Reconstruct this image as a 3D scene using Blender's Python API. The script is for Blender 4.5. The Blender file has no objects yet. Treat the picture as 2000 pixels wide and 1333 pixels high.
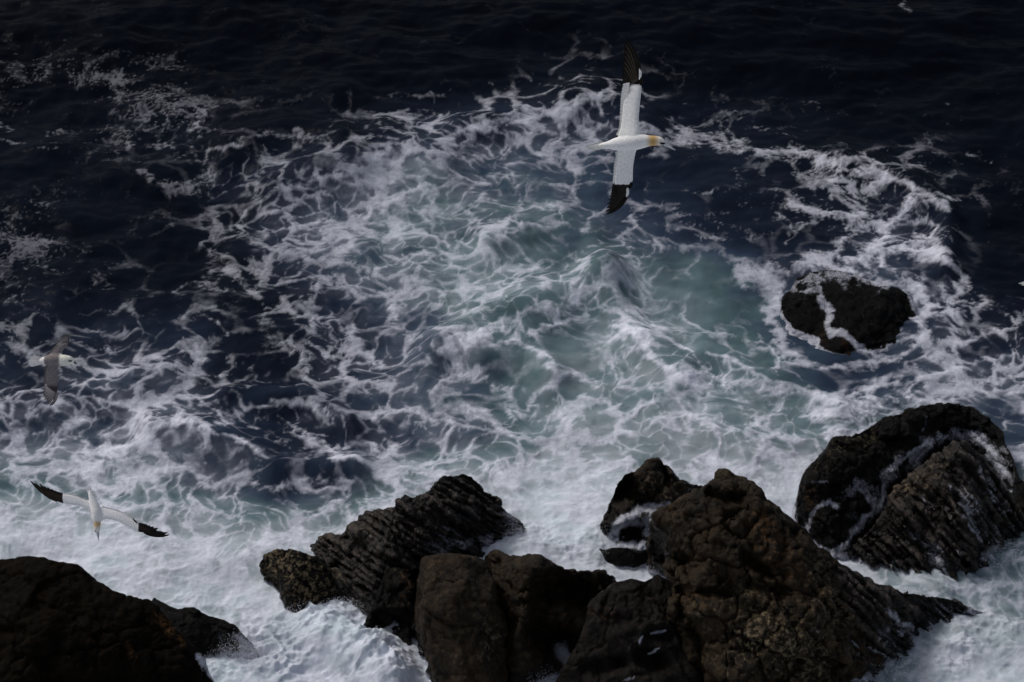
import bpy, bmesh, math, random
import numpy as np
from mathutils import Matrix, Vector

C = bpy.context.scene.collection
SC = bpy.context.scene

# ---------------------------------------------------------------- camera, sky, sun, exposure
cam_d = bpy.data.cameras.new('camera'); cam = bpy.data.objects.new('camera', cam_d); C.objects.link(cam)
cam.location = (0, 0, 40.0); cam.rotation_euler = (math.radians(90 - 38.0), 0, 0)
cam_d.sensor_width = 36.0; cam_d.lens = 4705.0 / 2000.0 * 36.0
cam_d.clip_start = 0.5; cam_d.clip_end = 20000
cam_d.dof.use_dof = True; cam_d.dof.focus_distance = 24.5; cam_d.dof.aperture_fstop = 7.5
SC.camera = cam
SUN_EL, SUN_AZ = math.radians(46), math.radians(-50)      # high soft light from ahead and to the left
w = bpy.data.worlds.new('World'); SC.world = w; w.use_nodes = True
nt = w.node_tree; nt.nodes.clear()
sky = nt.nodes.new('ShaderNodeTexSky'); sky.sky_type = 'NISHITA'; sky.sun_disc = False
sky.sun_elevation = SUN_EL; sky.sun_rotation = SUN_AZ; sky.air_density = 1.0; sky.dust_density = 4.0; sky.ozone_density = 1.0
hs = nt.nodes.new('ShaderNodeHueSaturation'); hs.inputs['Saturation'].default_value = 0.55   # overcast: nearly grey
bg = nt.nodes.new('ShaderNodeBackground'); bg.inputs['Strength'].default_value = 0.075
wo = nt.nodes.new('ShaderNodeOutputWorld')
nt.links.new(sky.outputs[0], hs.inputs['Color']); nt.links.new(hs.outputs[0], bg.inputs['Color']); nt.links.new(bg.outputs[0], wo.inputs['Surface'])
sun_d = bpy.data.lights.new('sun', 'SUN'); sun = bpy.data.objects.new('sun', sun_d); C.objects.link(sun)
sun_d.energy = 1.4; sun_d.angle = math.radians(14); sun_d.color = (1.0, 0.97, 0.93)
sd = Vector((math.sin(SUN_AZ) * math.cos(SUN_EL), math.cos(SUN_AZ) * math.cos(SUN_EL), math.sin(SUN_EL)))
sun.rotation_euler = sd.to_track_quat('Z', 'Y').to_euler(); sun.location = sd * 100
SC.view_settings.view_transform = 'Standard'; SC.view_settings.look = 'None'
SC.view_settings.exposure = 0.15; SC.view_settings.gamma = 1.0; SC.view_settings.use_curve_mapping = False
SC.cycles.max_bounces = 6; SC.cycles.diffuse_bounces = 3; SC.cycles.glossy_bounces = 2

# ---------------------------------------------------------------- camera numbers (shared by everything below)
CAM_H, PITCH, FPX = 40.0, math.radians(38.0), 4705.0
CX, CY = 1000.0, 666.5
_f = np.array([0.0, math.cos(PITCH), -math.sin(PITCH)])
_u = np.array([0.0, math.sin(PITCH), math.cos(PITCH)])
_r = np.array([1.0, 0.0, 0.0])
CAMP = np.array([0.0, 0.0, CAM_H])

def ray(px, py):
    px = np.asarray(px, float)[..., None]; py = np.asarray(py, float)[..., None]
    return _f + _r * (px - CX) / FPX + _u * (CY - py) / FPX

def ground(px, py, z=0.0):
    d = ray(px, py)
    return CAMP + d * ((z - CAM_H) / d[..., 2])[..., None]

def project(P):
    q = P - CAMP
    w = q @ _f
    return CX + FPX * (q @ _r) / w, CY - FPX * (q @ _u) / w

# ---------------------------------------------------------------- vectorised noise
_rng = np.random.default_rng(7)
_PERM = np.concatenate([_rng.permutation(512)] * 3).astype(np.int32)
_G3 = _rng.normal(size=(512, 3)); _G3 /= np.linalg.norm(_G3, axis=1)[:, None]; _G3 = _G3.astype(np.float32)
_a = _rng.random(512) * 2 * math.pi
_G2 = np.stack([np.cos(_a), np.sin(_a)], 1).astype(np.float32)
_R2 = _rng.random((512, 2)).astype(np.float32)

def noise2(x, y, seed=0):
    x = np.asarray(x, np.float32) + seed * 17.31; y = np.asarray(y, np.float32) - seed * 9.77
    xi = np.floor(x).astype(np.int32); yi = np.floor(y).astype(np.int32)
    fx = x - xi; fy = y - yi
    u = fx * fx * fx * (fx * (fx * 6 - 15) + 10); v = fy * fy * fy * (fy * (fy * 6 - 15) + 10)
    def g(a, b):
        h = _PERM[_PERM[(xi + a) & 511] + ((yi + b) & 511)]
        G = _G2[h]
        return G[..., 0] * (fx - a) + G[..., 1] * (fy - b)
    n00 = g(0, 0); n10 = g(1, 0); n01 = g(0, 1); n11 = g(1, 1)
    return (n00 + u * (n10 - n00)) * (1 - v) + (n01 + u * (n11 - n01)) * v

def noise3(P, seed=0):
    P = np.asarray(P, np.float32) + np.float32(seed * 13.7)
    I = np.floor(P).astype(np.int32); F = P - I
    W = F * F * F * (F * (F * 6 - 15) + 10)
    out = 0
    for a in (0, 1):
        wx = W[:, 0] if a else 1 - W[:, 0]
        for b in (0, 1):
            wy = W[:, 1] if b else 1 - W[:, 1]
            for c in (0, 1):
                wz = W[:, 2] if c else 1 - W[:, 2]
                h = _PERM[_PERM[_PERM[(I[:, 0] + a) & 511] + ((I[:, 1] + b) & 511)] + ((I[:, 2] + c) & 511)]
                G = _G3[h]
                out = out + wx * wy * wz * (G[:, 0] * (F[:, 0] - a) + G[:, 1] * (F[:, 1] - b) + G[:, 2] * (F[:, 2] - c))
    return out

def fbm2(x, y, oct=4, seed=0, gain=0.5):
    s = 0; a = 1.0; t = 0
    for k in range(oct):
        s = s + a * noise2(x * 2 ** k, y * 2 ** k, seed + 3 * k); t += a; a *= gain
    return s / t

def fbm3(P, oct=4, seed=0, gain=0.5, ridged=False):
    s = 0; a = 1.0; t = 0
    for k in range(oct):
        n = noise3(P * 2 ** k, seed + 3 * k)
        if ridged: n = 0.5 - 2 * np.abs(n)
        s = s + a * n; t += a; a *= gain
    return s / t

def worley2(x, y, seed=0, jit=0.95):
    x = np.asarray(x, np.float32) + seed * 31.7; y = np.asarray(y, np.float32) + seed * 11.3
    xi = np.floor(x).astype(np.int32); yi = np.floor(y).astype(np.int32)
    f1 = np.full(x.shape, 9.0, np.float32); f2 = f1.copy()
    for a in (-1, 0, 1):
        for b in (-1, 0, 1):
            h = _PERM[_PERM[(xi + a) & 511] + ((yi + b) & 511)]
            dx = xi + a + 0.5 + jit * (_R2[h, 0] - 0.5) - x
            dy = yi + b + 0.5 + jit * (_R2[h, 1] - 0.5) - y
            d = np.sqrt(dx * dx + dy * dy)
            f2 = np.minimum(f2, np.maximum(f1, d)); f1 = np.minimum(f1, d)
    return f1, f2

def smooth(a, b, x):
    t = np.clip((x - a) / (b - a), 0, 1)
    return t * t * (3 - 2 * t)

def lin(s):
    s = np.clip(np.asarray(s, np.float32) / 255.0, 0, 1)
    return np.where(s < 0.04045, s / 12.92, ((s + 0.055) / 1.055) ** 2.4)

def grid_sample(G, px, py):
    """cubic-ish (smoothed bilinear) sample of a coarse 100-pixel grid"""
    G = np.asarray(G, np.float32)
    gx = np.clip((px - 50) / 100.0, 0, G.shape[1] - 1.001); gy = np.clip((py - 50) / 100.0, 0, G.shape[0] - 1.001)
    ix = gx.astype(int); iy = gy.astype(int)
    fx = gx - ix; fy = gy - iy
    fx = fx * fx * (3 - 2 * fx) * 0.5 + fx * 0.5; fy = fy * fy * (3 - 2 * fy) * 0.5 + fy * 0.5
    return (G[iy, ix] * (1 - fx) + G[iy, ix + 1] * fx) * (1 - fy) + (G[iy + 1, ix] * (1 - fx) + G[iy + 1, ix + 1] * fx) * fy

def stroke_field(px, py, pts, width):
    """1 on the line, falling to 0 at `width`; pts may carry a third number scaling the width"""
    out = np.zeros(px.shape, np.float32)
    P = [(p[0], p[1], p[2] if len(p) > 2 else 1.0) for p in pts]
    for (ax, ay, aw), (bx, by, bw) in zip(P[:-1], P[1:]):
        m = width * max(aw, bw)
        idx = np.nonzero((px > min(ax, bx) - m) & (px < max(ax, bx) + m) & (py > min(ay, by) - m) & (py < max(ay, by) + m))[0]
        if len(idx) == 0: continue
        x = px[idx]; y = py[idx]
        dx, dy = bx - ax, by - ay
        t = np.clip(((x - ax) * dx + (y - ay) * dy) / (dx * dx + dy * dy + 1e-6), 0, 1)
        d = np.hypot(x - ax - t * dx, y - ay - t * dy) / (width * (aw + (bw - aw) * t) + 1e-6)
        v = np.clip(1 - d, 0, 1); v = v * v * (3 - 2 * v)
        out[idx] = np.maximum(out[idx], v)
    return out

# ---------------------------------------------------------------- the sea: where foam lies, how thick, how cloudy the water is
# one number per 100 x 100 patch of the photograph (rows from the far water to the near)
FOAM = [  # coverage, 0 none .. 9 closed
 [0,0,0,0,0,0,0,0,0,0, 0,0,0,0,0,0,0,.3,0,0],
 [2.2,2.8,3,2.2,1.6,0,0,.2,.2,.4, 1.2,2.6,1.2,.4,0,0,0,0,.2,0],
 [.4,1,3.8,5.5,1.6,1.2,2.2,3.2,4.5,4.8, 5,4.8,3.6,2.6,2,1,.2,.3,1,.1],
 [.8,.6,1,2,4.6,5.2,5.6,6.6,5.5,4.5, 3.8,2.2,.8,.8,1.8,2.8,4.2,4.5,1.6,.6],
 [2.4,1.8,1.6,1.2,3.6,6,6.8,6.6,5.8,4.6, 3.8,3.2,3.2,2.4,1.8,1.8,3,5,2.6,.3],
 [2.2,2,2,1.1,2.6,3.6,4.4,5.2,6.2,6.2, 5,5.6,5.2,2.6,1.6,3.4,5,4.4,3,.8],
 [2.4,2.8,3.4,3,2,3.2,4.4,4.2,4.6,5.4, 3,3.8,5.4,2.8,1.3,1.4,2.2,3.6,4.6,4.2],
 [3.6,4.6,5.4,4.8,2.4,2.4,4,5,4.0,2.8, 2.6,3.4,5.4,6,4.4,2.8,2.0,2.6,5.6,5],
 [5.4,5.8,5.6,4.6,3.8,3.2,3.2,4,3.8,3.8, 4.6,5,5,4.8,5.2,5.6,6,6,5,3],
 [5.6,6.6,6,5,4,2.2,3,5.6,7.2,7.6, 8,8,7.6,7.6,7.8,8.2,8,6,5,5],
 [7.8,8,8,7.8,7.4,7.2,8,8,8,8, 8,8,8,8,8,8.4,8,6,5,5],
 [8,8,7.6,7.4,7.4,7.4,8,8,8,8, 8,8.6,8.6,8,8,8,8,7,6,6],
 [8.4,8.4,8.4,8.2,8.4,8.4,8.8,8.8,8.6,8.6, 8.6,8.6,8,8,8,7,6.5,6.5,7,7],
 [8.4,8.4,8.4,8.2,8.6,8.8,9,9,9,8.6, 8.6,8.6,8,8,8,6,6,6.5,7.5,7]]
LEVEL = [  # how bright that foam reads (thin, dying foam is greyer)
 [90,90,90,90,90,90,90,90,90,90, 90,90,90,85,80,80,85,110,90,85],
 [98,100,98,95,92,90,90,90,95,105, 115,125,115,105,95,85,80,80,80,80],
 [95,92,95,105,105,105,115,130,138,142, 145,142,135,128,125,118,105,90,115,90],
 [92,88,92,105,120,132,140,148,150,146, 140,132,125,125,128,140,150,150,130,110],
 [105,98,95,98,122,138,150,155,156,152, 148,142,138,130,130,132,142,152,145,100],
 [105,98,100,98,112,128,138,148,158,162, 162,160,156,142,132,148,158,158,150,110],
 [115,115,125,125,120,132,142,148,155,162, 160,165,168,158,140,140,142,148,152,150],
 [145,148,155,150,140,145,150,155,158,160, 160,165,172,172,168,160,150,152,160,160],
 [165,168,170,168,162,160,160,160,162,164, 166,170,172,174,176,178,178,176,165,150],
 [168,172,172,168,160,145,158,166,172,174, 175,176,175,175,176,178,175,160,150,150],
 [178,178,178,178,175,175,178,178,178,178, 178,178,178,178,178,178,175,150,145,150],
 [180,180,178,178,178,178,178,178,180,180, 180,182,182,180,178,178,170,155,150,150],
 [180,180,180,180,180,180,182,182,182,182, 182,182,182,182,180,160,150,150,160,162],
 [182,182,182,182,182,184,184,184,184,184, 184,184,184,182,180,150,150,155,168,168]]
CLOUDY = [  # cloudiness of the water between the foam, as the tone it reads
 [6]*20,
 [6,6,7,7,7,7,7,7,8,9, 11,11,9,7,7,7,6,6,6,6],
 [10,10,11,11,11,11,13,18,24,28, 32,30,22,18,15,12,10,9,9,9],
 [11,11,11,12,16,22,32,50,52,50, 52,45,26,22,20,16,14,14,12,9],
 [11,11,11,11,15,25,44,60,64,66, 66,58,40,26,20,18,22,30,18,9],
 [13,12,12,11,13,20,34,50,66,80, 68,72,80,82,58,36,34,34,24,10],
 [20,22,24,24,16,15,26,34,48,66, 86,92,86,84,70,44,34,36,30,22],
 [26,30,34,32,20,20,28,36,46,62, 82,94,92,88,78,60,42,40,42,36],
 [36,40,44,42,36,26,28,36,48,62, 78,92,98,98,98,96,84,66,56,44],
 [70,72,70,60,44,28,36,70,100,116, 122,122,118,116,116,116,110,90,70,60],
 [122,122,120,118,110,108,116,124,128,128, 128,128,128,124,124,124,110,80,70,70],
 [128,128,126,124,120,120,128,130,130,130, 130,134,134,130,124,124,110,90,90,90],
 [130,130,130,130,130,130,134,134,130,130, 130,130,130,130,124,80,80,90,110,118],
 [130,130,130,130,132,134,136,136,134,130, 130,130,130,130,124,80,80,90,120,124]]
# bright crests, foam ropes and rims: (points, half-width, strength)
ROPES = [
 ([(412,312),(425,295),(445,282),(465,276)], 9, .9), ([(375,352),(395,340),(412,312)], 7,.5),
 ([(520,262),(560,263),(590,264),(640,275)], 9, .6), ([(410,345),(425,330)],14,.6),
 ([(560,365),(620,352),(680,335),(725,312),(755,290)], 13, .9), ([(725,268),(755,262),(775,275),(800,290)], 16, .6),
 ([(476,450),(474,430),(482,405),(500,390),(525,378)], 9, .8),
 ([(690,422),(730,412),(765,402),(770,392)], 9, .8), ([(705,470),(705,440),(690,430)],9,.5),
 ([(530,450),(560,425),(580,418)],10,.6),([(630,440),(645,420),(640,400)],14,.7),
 ([(780,235),(800,228),(830,225)], 14, .8), ([(880,270),(950,240),(1010,225),(1060,220),(1120,210),(1165,190),(1200,182)], 15, .9),
 ([(990,245),(1050,222),(1110,200),(1150,188),(1180,180)], 9, .9), ([(1155,195),(1180,215),(1220,232)], 10, .7),
 ([(930,165),(1000,170),(1060,172),(1130,165)], 7, .35), ([(740,180),(800,190),(860,190),(890,182)], 7, .4),
 ([(1085,290),(1045,280),(1015,290),(1000,320)], 9,.5), ([(850,300),(870,270),(900,262),(950,268)], 14,.6), ([(970,300),(1000,285)],8,.7),
 ([(1015,280),(1060,290),(1090,320),(1110,360)],12,.5), ([(1110,320),(1150,345),(1165,370)],7,.4),
 ([(1000,350),(1010,390),(1020,412),(1050,400),(1080,412)], 7,.7), ([(1020,412),(990,430),(950,440)],6,.6), ([(1070,405),(1095,400),(1098,425),(1110,440)],7,.7),
 ([(960,440),(1000,425),(1020,412)],8,.7), ([(945,465),(970,440),(1010,425)],6,.5), ([(980,470),(990,450),(1010,445)],6,.8),
 ([(1060,440),(1100,440),(1130,452)], 10, .7), ([(1130,455),(1180,445),(1230,432),(1260,425)], 8,.6), ([(1150,470),(1200,465),(1240,470)],16,.5),
 ([(1210,355),(1250,370),(1290,385),(1330,380)],6,.4),
 # far rim: right arc
 ([(1220,270),(1280,275),(1340,262),(1380,265)],8,.6), ([(1250,255),(1330,270),(1380,282),(1440,295),(1480,288)], 12,.8),
 ([(1400,268),(1450,285),(1510,295),(1560,305),(1620,312)], 14,.8), ([(1600,310),(1660,318),(1700,322),(1740,350),(1780,362)], 16,.95), ([(1680,335),(1730,345),(1780,360),(1820,385),(1850,405)], 14,.95),
 ([(1440,225),(1490,250),(1540,270),(1570,290)],8,.35), ([(1560,195),(1620,210),(1660,222)],5,.2),
 ([(1330,380),(1370,372),(1420,380),(1460,378)],6,.4), ([(1400,370),(1440,390),(1470,400),(1530,405)],6,.45), ([(1440,340),(1450,355),(1460,362)],8,.6),
 ([(1550,400),(1600,415),(1640,422),(1680,420)],12,.8), ([(1625,350),(1650,380),(1670,400),(1650,340)],10,.6), ([(1700,330),(1712,350),(1705,370),(1690,390)],6,.7),
 ([(1500,415),(1540,430),(1580,445),(1540,455)],5,.6), ([(1540,475),(1555,455),(1550,440)],4,.6), ([(1330,425),(1370,430),(1420,420)],7,.45),
 ([(1300,405),(1380,430),(1440,440)],6,.4), ([(1350,465),(1400,475),(1470,470)],6,.4),
 ([(1830,205),(1870,215),(1890,240)],5,.35), ([(1895,305),(1915,312),(1928,322)],8,.6), ([(1810,270),(1830,278)],6,.4), ([(1745,2),(1765,12),(1778,25)],7,.5),
 ([(1490,128),(1500,118)],4,.25), ([(1585,128),(1640,140)],6,.12), ([(1420,75),(1480,60)],5,.1), ([(1930,180),(1990,200)],5,.15),
 # around the washed rock
 ([(1470,540),(1500,525),(1540,530),(1580,515),(1640,505),(1690,510)], 16,.9), ([(1470,540,1.2),(1500,550,1.6),(1505,590,1.1)], 26, 1.),
 ([(1640,500),(1640,470),(1660,450),(1700,440),(1740,445)],14,.85), ([(1690,510),(1720,470),(1745,430),(1780,405),(1785,385)],13,.95), ([(1745,430),(1800,425),(1835,440),(1825,460),(1790,462)],7,.8),
 ([(1740,485),(1780,490),(1830,495),(1870,520),(1882,545),(1870,575),(1850,590)], 16,.95), ([(1720,520),(1735,490),(1760,480)],14,.8),
 ([(1838,575),(1870,590),(1880,610),(1840,620),(1800,625)],18,.8), ([(1690,690),(1730,700),(1770,688),(1795,665),(1800,630)], 11,.9), ([(1880,590),(1920,600),(1960,610),(1998,610)],16,.6),
 ([(1850,640),(1880,690),(1890,720),(1860,750)],16,.6), ([(1900,650),(1950,660),(2000,650)],12,.6), ([(1940,700),(1990,690)],10,.5),
 ([(1495,600,1.2),(1510,640,.8),(1535,690,.6)],16,.9), ([(1520,540),(1560,520),(1640,525),(1700,540)],15,.8), ([(1790,560),(1815,600),(1800,650)],16,.85), ([(1540,690),(1580,712),(1640,722),(1700,716),(1760,700)],9,.85),
 ([(1505,590),(1515,620),(1525,650),(1545,665)],6,.7), ([(1480,662),(1500,672),(1540,658)],6,.8), ([(1500,672),(1510,695),(1522,730)],5,.8), ([(1405,650),(1440,658),(1470,668)],5,.55),
 ([(1520,690),(1540,712),(1580,718),(1640,722),(1700,724)],5,.7), ([(1700,755),(1740,740),(1780,720),(1830,700)],8,.55),
 ([(1665,780),(1672,760),(1720,750),(1760,735)],7,.8), ([(1780,760),(1800,735),(1860,720),(1900,715)],9,.9), ([(1680,800),(1730,775),(1790,762),(1850,765),(1950,740)],16,.6),
 ([(1960,610),(1990,640),(2000,660)],14,.6), ([(1940,760),(1975,745),(2000,735)],12,.5),
 # long streaks towards the right-hand rock
 ([(1390,685),(1440,705),(1465,722),(1490,740),(1560,760),(1640,790)], 9,1.), ([(1270,640),(1310,660),(1350,690),(1365,705)],9,.8),
 ([(1220,640),(1260,675),(1310,720),(1350,745),(1390,752)], 13,1.), ([(1230,610),(1250,650),(1280,690)],14,.8), ([(1350,720),(1420,745),(1480,755),(1560,765),(1640,785)], 22,.85), ([(1400,755),(1450,780),(1520,795),(1580,800)],16,.75),
 ([(1540,775),(1590,772),(1625,795)],12,.9), ([(1580,755),(1630,775),(1645,790)],9,.7), ([(1600,810,1),(1660,800,1.4),(1720,790,1)],24,.9),
 ([(1200,690),(1225,680),(1250,690)],14,.8), ([(1290,780),(1320,760),(1340,780),(1345,800)],6,.6), ([(1390,805),(1395,830),(1440,838)],5,.75), ([(1345,810),(1365,835),(1400,842),(1445,842)],5,.75), ([(1310,825),(1340,808)],5,.7), ([(1275,780),(1280,800)],7,.7), ([(1460,815),(1490,825)],9,.7),
 ([(1460,860),(1480,890),(1490,910)],5,.6), ([(1350,900),(1390,895),(1430,905),(1480,920)],12,.7),
 # crest of the green hump
 ([(860,690),(920,660),(960,640),(1000,625),(1045,610),(1090,600),(1130,580),(1170,560)], 18,.9), ([(1040,650),(1060,640),(1085,630),(1110,615)], 10,1.), ([(985,670),(1015,668)],7,1.),
 ([(960,680),(1000,675),(1030,675),(1060,695),(1080,725),(1085,745)], 9,.8), ([(1085,745),(1060,765),(1040,780),(1035,800)], 16,.8), ([(1085,740),(1120,730),(1140,745)], 9,.7),
 ([(1140,745),(1170,745),(1195,720),(1200,700),(1230,690)],14,.75), ([(1120,660),(1140,680),(1170,690),(1200,705)],6,.4), ([(1150,625),(1160,650),(1180,660),(1200,670)],5,.6), ([(1095,640),(1130,665),(1140,690)],4,.4),
 ([(940,745),(975,765),(1000,780)],9,.6), ([(1075,775),(1090,790),(1130,790),(1160,770)],10,.6), ([(980,800),(1010,810),(1050,800),(1100,820)],12,.7), ([(1200,780),(1220,800),(1200,840)],14,.7),
 ([(1190,600),(1210,640),(1225,680)],12,.6), ([(1140,520),(1170,540),(1200,510),(1230,520)],14,.6), ([(1210,490),(1240,520),(1235,560)],12,.6), ([(1150,480),(1210,470),(1260,480)],10,.5),
 ([(950,500),(1000,510),(1060,520),(1110,530)],16,.5), ([(955,500),(970,515),(965,540)],6,.5),
 # left half
 ([(300,430),(340,440)],6,.3), ([(400,460),(410,500),(405,540)],12,.6), ([(345,567),(370,562),(410,565),(420,548)],9,.7), ([(430,530),(470,540),(490,565),(505,585)],14,.8), ([(490,560),(510,600),(540,620)],9,.6),
 ([(520,620,1),(540,650,1.4),(560,675,1)],26,.7), ([(540,600),(600,625),(650,640),(690,648)],10,.6), ([(620,650),(660,645),(710,620)],6,.5), ([(590,640),(620,655),(660,650)],5,.6),
 ([(640,690),(680,700),(720,690)],26,.45), ([(680,740,1),(720,765,1.2),(740,790,1)],28,.6), ([(740,570),(765,590),(780,630)],12,.7), ([(640,545),(690,540),(740,560)],10,.4),
 ([(390,618),(420,640),(435,660)],7,.7), ([(325,645),(345,670),(362,682)],4,.5), ([(300,695),(340,700),(370,692),(405,698)],6,.8), ([(430,540),(435,560)],7,.6), ([(400,595),(430,600),(455,595)],6,.5),
 ([(470,775),(490,790),(515,793),(545,785),(590,785)], 8,1.), ([(450,760),(470,775),(490,790)],12,.8), ([(590,790),(630,805),(660,815)],12,.7), ([(430,800,1),(450,812,1.4),(470,800,1)],20,.8), ([(450,770),(440,790)],14,.7),
 ([(540,815),(565,830),(585,850)],6,.8), ([(410,838),(445,850),(470,872),(500,878)],8,.95), ([(490,825),(530,845),(555,860)],7,.7), ([(480,820),(510,815),(560,835)],6,.6), ([(300,805),(340,828),(400,832),(440,820)],12,.8), ([(600,860),(650,880),(700,905)],12,.75), ([(590,870),(620,905),(640,925)],7,.5),
 ([(225,720),(260,750),(290,770),(330,780)],10,.5), ([(130,720),(180,740),(230,720)],12,.4), ([(0,775),(60,765),(110,790)],12,.5), ([(100,800),(150,830),(210,815),(230,800)],10,.7), ([(70,850),(130,840),(160,850)],10,.6), ([(225,800),(235,840),(260,860),(300,850)],14,.6), ([(170,920),(210,890),(260,868),(300,865)],14,.7),
 ([(0,860),(60,850),(110,840)],12,.7), ([(160,830),(170,870),(215,870)],14,.7), ([(380,700),(385,730)],4,.5), ([(320,860),(400,870),(410,840)],5,.6), ([(385,850),(390,920)],6,.5), ([(260,800),(300,830),(340,840)],9,.7),
 ([(0,640),(30,650),(60,640)],7,.3), ([(60,480),(90,470)],14,.4), ([(170,560),(200,550),(215,565)],16,.5), ([(30,585),(70,590)],9,.4), ([(150,625),(190,640),(180,680)],9,.5), ([(95,420),(60,400)],12,.4), 
 ([(0,245),(25,258)],5,.5), ([(0,268),(50,282),(80,275),(95,262),(120,255)],6,.6), ([(65,297),(105,297)],6,.6), ([(30,275),(80,280),(120,280)],4,.3),
 ([(245,275),(290,285),(330,285),(345,300)],10,.7), ([(385,275),(400,270)],12,.5), ([(390,205),(385,240),(360,265)],6,.8), ([(300,355),(330,370),(350,360),(400,365)],14,.5), ([(280,340),(300,355)],9,.7),
 # bottom surge
 ([(480,945),(560,950),(640,940),(720,945),(780,935)],14,.6), ([(420,950),(440,930)],10,.4), ([(860,910),(900,900),(960,915),(1000,940)],16,.6), ([(1000,900),(1080,895),(1160,900)],14,.5),
 ([(1780,905),(1800,880)],4,.1), ([(1860,1160),(1930,1150),(2000,1130)],30,.7), ([(1790,1250),(1850,1200),(1920,1185)],12,.6), ([(1960,1090),(2000,1060)],14,.8), ([(1960,905),(2000,900)],14,.8), ([(1850,1290,1),(1880,1240,1.2),(1870,1333,1)],36,.7),
]
# smooth dark windows between the foam: (cx, cy, rx, ry, turn in degrees, strength)
HOLES = [
 (450,303,26,20,0,.8),(605,312,45,20,5,.95),(520,352,38,12,6,.8),(430,330,14,10,0,.6),(500,430,20,14,0,.5),(760,305,18,22,35,.7),(695,300,30,25,30,.55),(625,368,38,5,0,.8),(500,280,30,8,0,.5),
 (725,490,30,26,20,.8),(790,425,42,18,8,.7),(870,430,40,14,10,.5),(860,450,30,14,0,.6),(470,410,40,22,0,.7),(420,290,60,8,0,.3),
 (820,225,28,8,0,.5),(930,230,40,8,-10,.4),(740,180,40,10,0,.6),(700,205,30,10,0,.4),
 (985,380,35,22,-10,.7),(1040,385,36,30,0,.8),(960,330,40,22,-20,.6),(1050,330,40,26,20,.6),(1080,475,58,40,-8,.95),(1030,490,60,30,-10,.6),(905,290,26,12,0,.6),
 (1180,505,24,14,0,.8),(1140,542,16,9,0,.7),(1115,546,12,8,0,.6),(1120,420,40,25,0,.6),(1210,650,14,9,0,.6),(1190,585,22,10,20,.5),
 (870,555,32,18,10,.5),(830,625,34,24,0,.9),(840,690,26,10,-8,.5),(900,655,30,12,0,.4),(990,595,50,12,-8,.6),(980,625,40,10,-6,.5),
 (1000,715,66,42,5,.95),(1110,680,58,40,10,.95),(945,778,36,30,10,.85),(1115,765,32,20,5,.9),(1050,790,16,8,-40,.6),(1010,775,20,16,0,.5),(1045,725,20,20,0,.4),(1165,735,36,12,0,.6),(1190,690,24,18,0,.6),(870,790,40,30,0,.5),
 (680,608,34,22,0,.85),(740,655,40,26,0,.6),(580,665,22,10,0,.6),(590,600,60,14,20,.4),(500,650,55,24,50,.9),(470,620,40,30,0,.7),(540,725,48,20,20,1.0),(520,690,40,14,20,.7),(420,580,60,14,0,.8),(470,590,40,16,0,.6),
 (350,640,42,18,0,.7),(300,670,40,20,0,.6),(430,750,40,14,0,.5),(440,783,15,16,-30,.9),(500,850,66,26,10,1.0),(545,820,30,12,20,.7),(610,915,90,34,8,1.0),(520,960,60,10,0,.4),(600,800,40,14,10,.6),(680,790,40,20,10,.6),(680,850,60,20,15,.6),(560,780,40,14,0,.5),
 (640,755,50,14,8,.5),(680,820,30,20,0,.5),(400,905,40,24,0,.5),(460,920,50,30,0,.5),(340,850,36,14,-10,.5),
 (40,735,60,24,0,1.0),(40,840,30,8,-10,.5),(55,838,26,14,-15,.7),(95,815,18,14,0,.6),(180,805,22,10,-15,.7),(120,825,14,8,0,.5),(180,855,24,18,0,.7),(240,860,14,14,0,.6),(320,760,40,18,0,.4),(130,860,18,9,0,.5),(60,900,40,22,0,.35),(50,960,40,14,0,.4),
 (180,700,30,10,0,.5),(110,755,20,10,0,.5),(250,740,24,10,10,.5),
 (1355,668,30,15,5,1.0),(1420,620,44,24,0,.8),(1300,560,70,60,0,.5),(1380,570,60,60,0,.6),(1500,640,30,40,0,.6),(1470,600,30,30,0,.5),(1560,740,110,22,4,.9),(1430,690,40,10,15,.6),(1480,700,30,14,10,.6),(1640,745,60,16,0,.8),(1410,805,36,28,0,.9),(1350,790,24,20,0,.8),(1300,790,24,18,0,.7),(1250,770,30,24,0,.6),(1500,795,50,14,10,.9),(1310,765,30,10,0,.4),(1540,830,40,14,0,.6),(1350,870,60,14,0,.5),(1440,890,40,18,0,.5),(1255,710,12,9,-40,.8),(1210,720,24,14,0,.6),(1605,826,10,6,0,.6),(1560,800,30,8,0,.5),
 (1915,640,40,18,0,.9),(1910,680,28,16,10,1.0),(1820,520,36,24,0,.9),(1775,510,40,20,0,.8),(1830,560,34,24,-20,1.),(1800,440,20,12,0,.7),(1560,470,60,26,0,1.),(1500,490,60,20,0,.8),(1670,700,160,30,10,.6),(1960,560,60,30,0,.9),(1900,480,40,60,0,.8),
 (1380,340,80,26,0,.8),(1500,360,70,14,0,.7),(1300,330,60,24,0,.8),(1350,390,60,10,0,.5),(1400,410,60,10,0,.6),(1320,300,60,8,0,.5),(1960,800,40,26,0,.9),(1980,860,30,20,0,.8),(1940,790,30,10,0,.7),
 (300,300,60,20,0,.5),(330,330,80,16,0,.8),(230,345,80,30,0,.6),(350,400,60,16,0,.6),(330,500,90,30,0,.6),(240,470,60,20,0,.4),(440,215,60,12,0,.6),(100,240,60,16,0,.7),(260,240,30,8,0,.6),
 (330,1120,20,10,0,.5),(240,1125,20,8,0,.6),(270,1118,10,8,0,.4),(370,1115,30,9,0,.6),(405,1125,16,6,0,.5),(210,1095,16,8,0,.4),(1030,985,40,30,30,.4),(80,1010,60,12,0,.4),(430,1190,30,14,0,.35),(500,1110,14,20,0,.3),
 (1700,1230,90,16,-8,.4),(1990,1200,40,14,0,.5),
]

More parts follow.
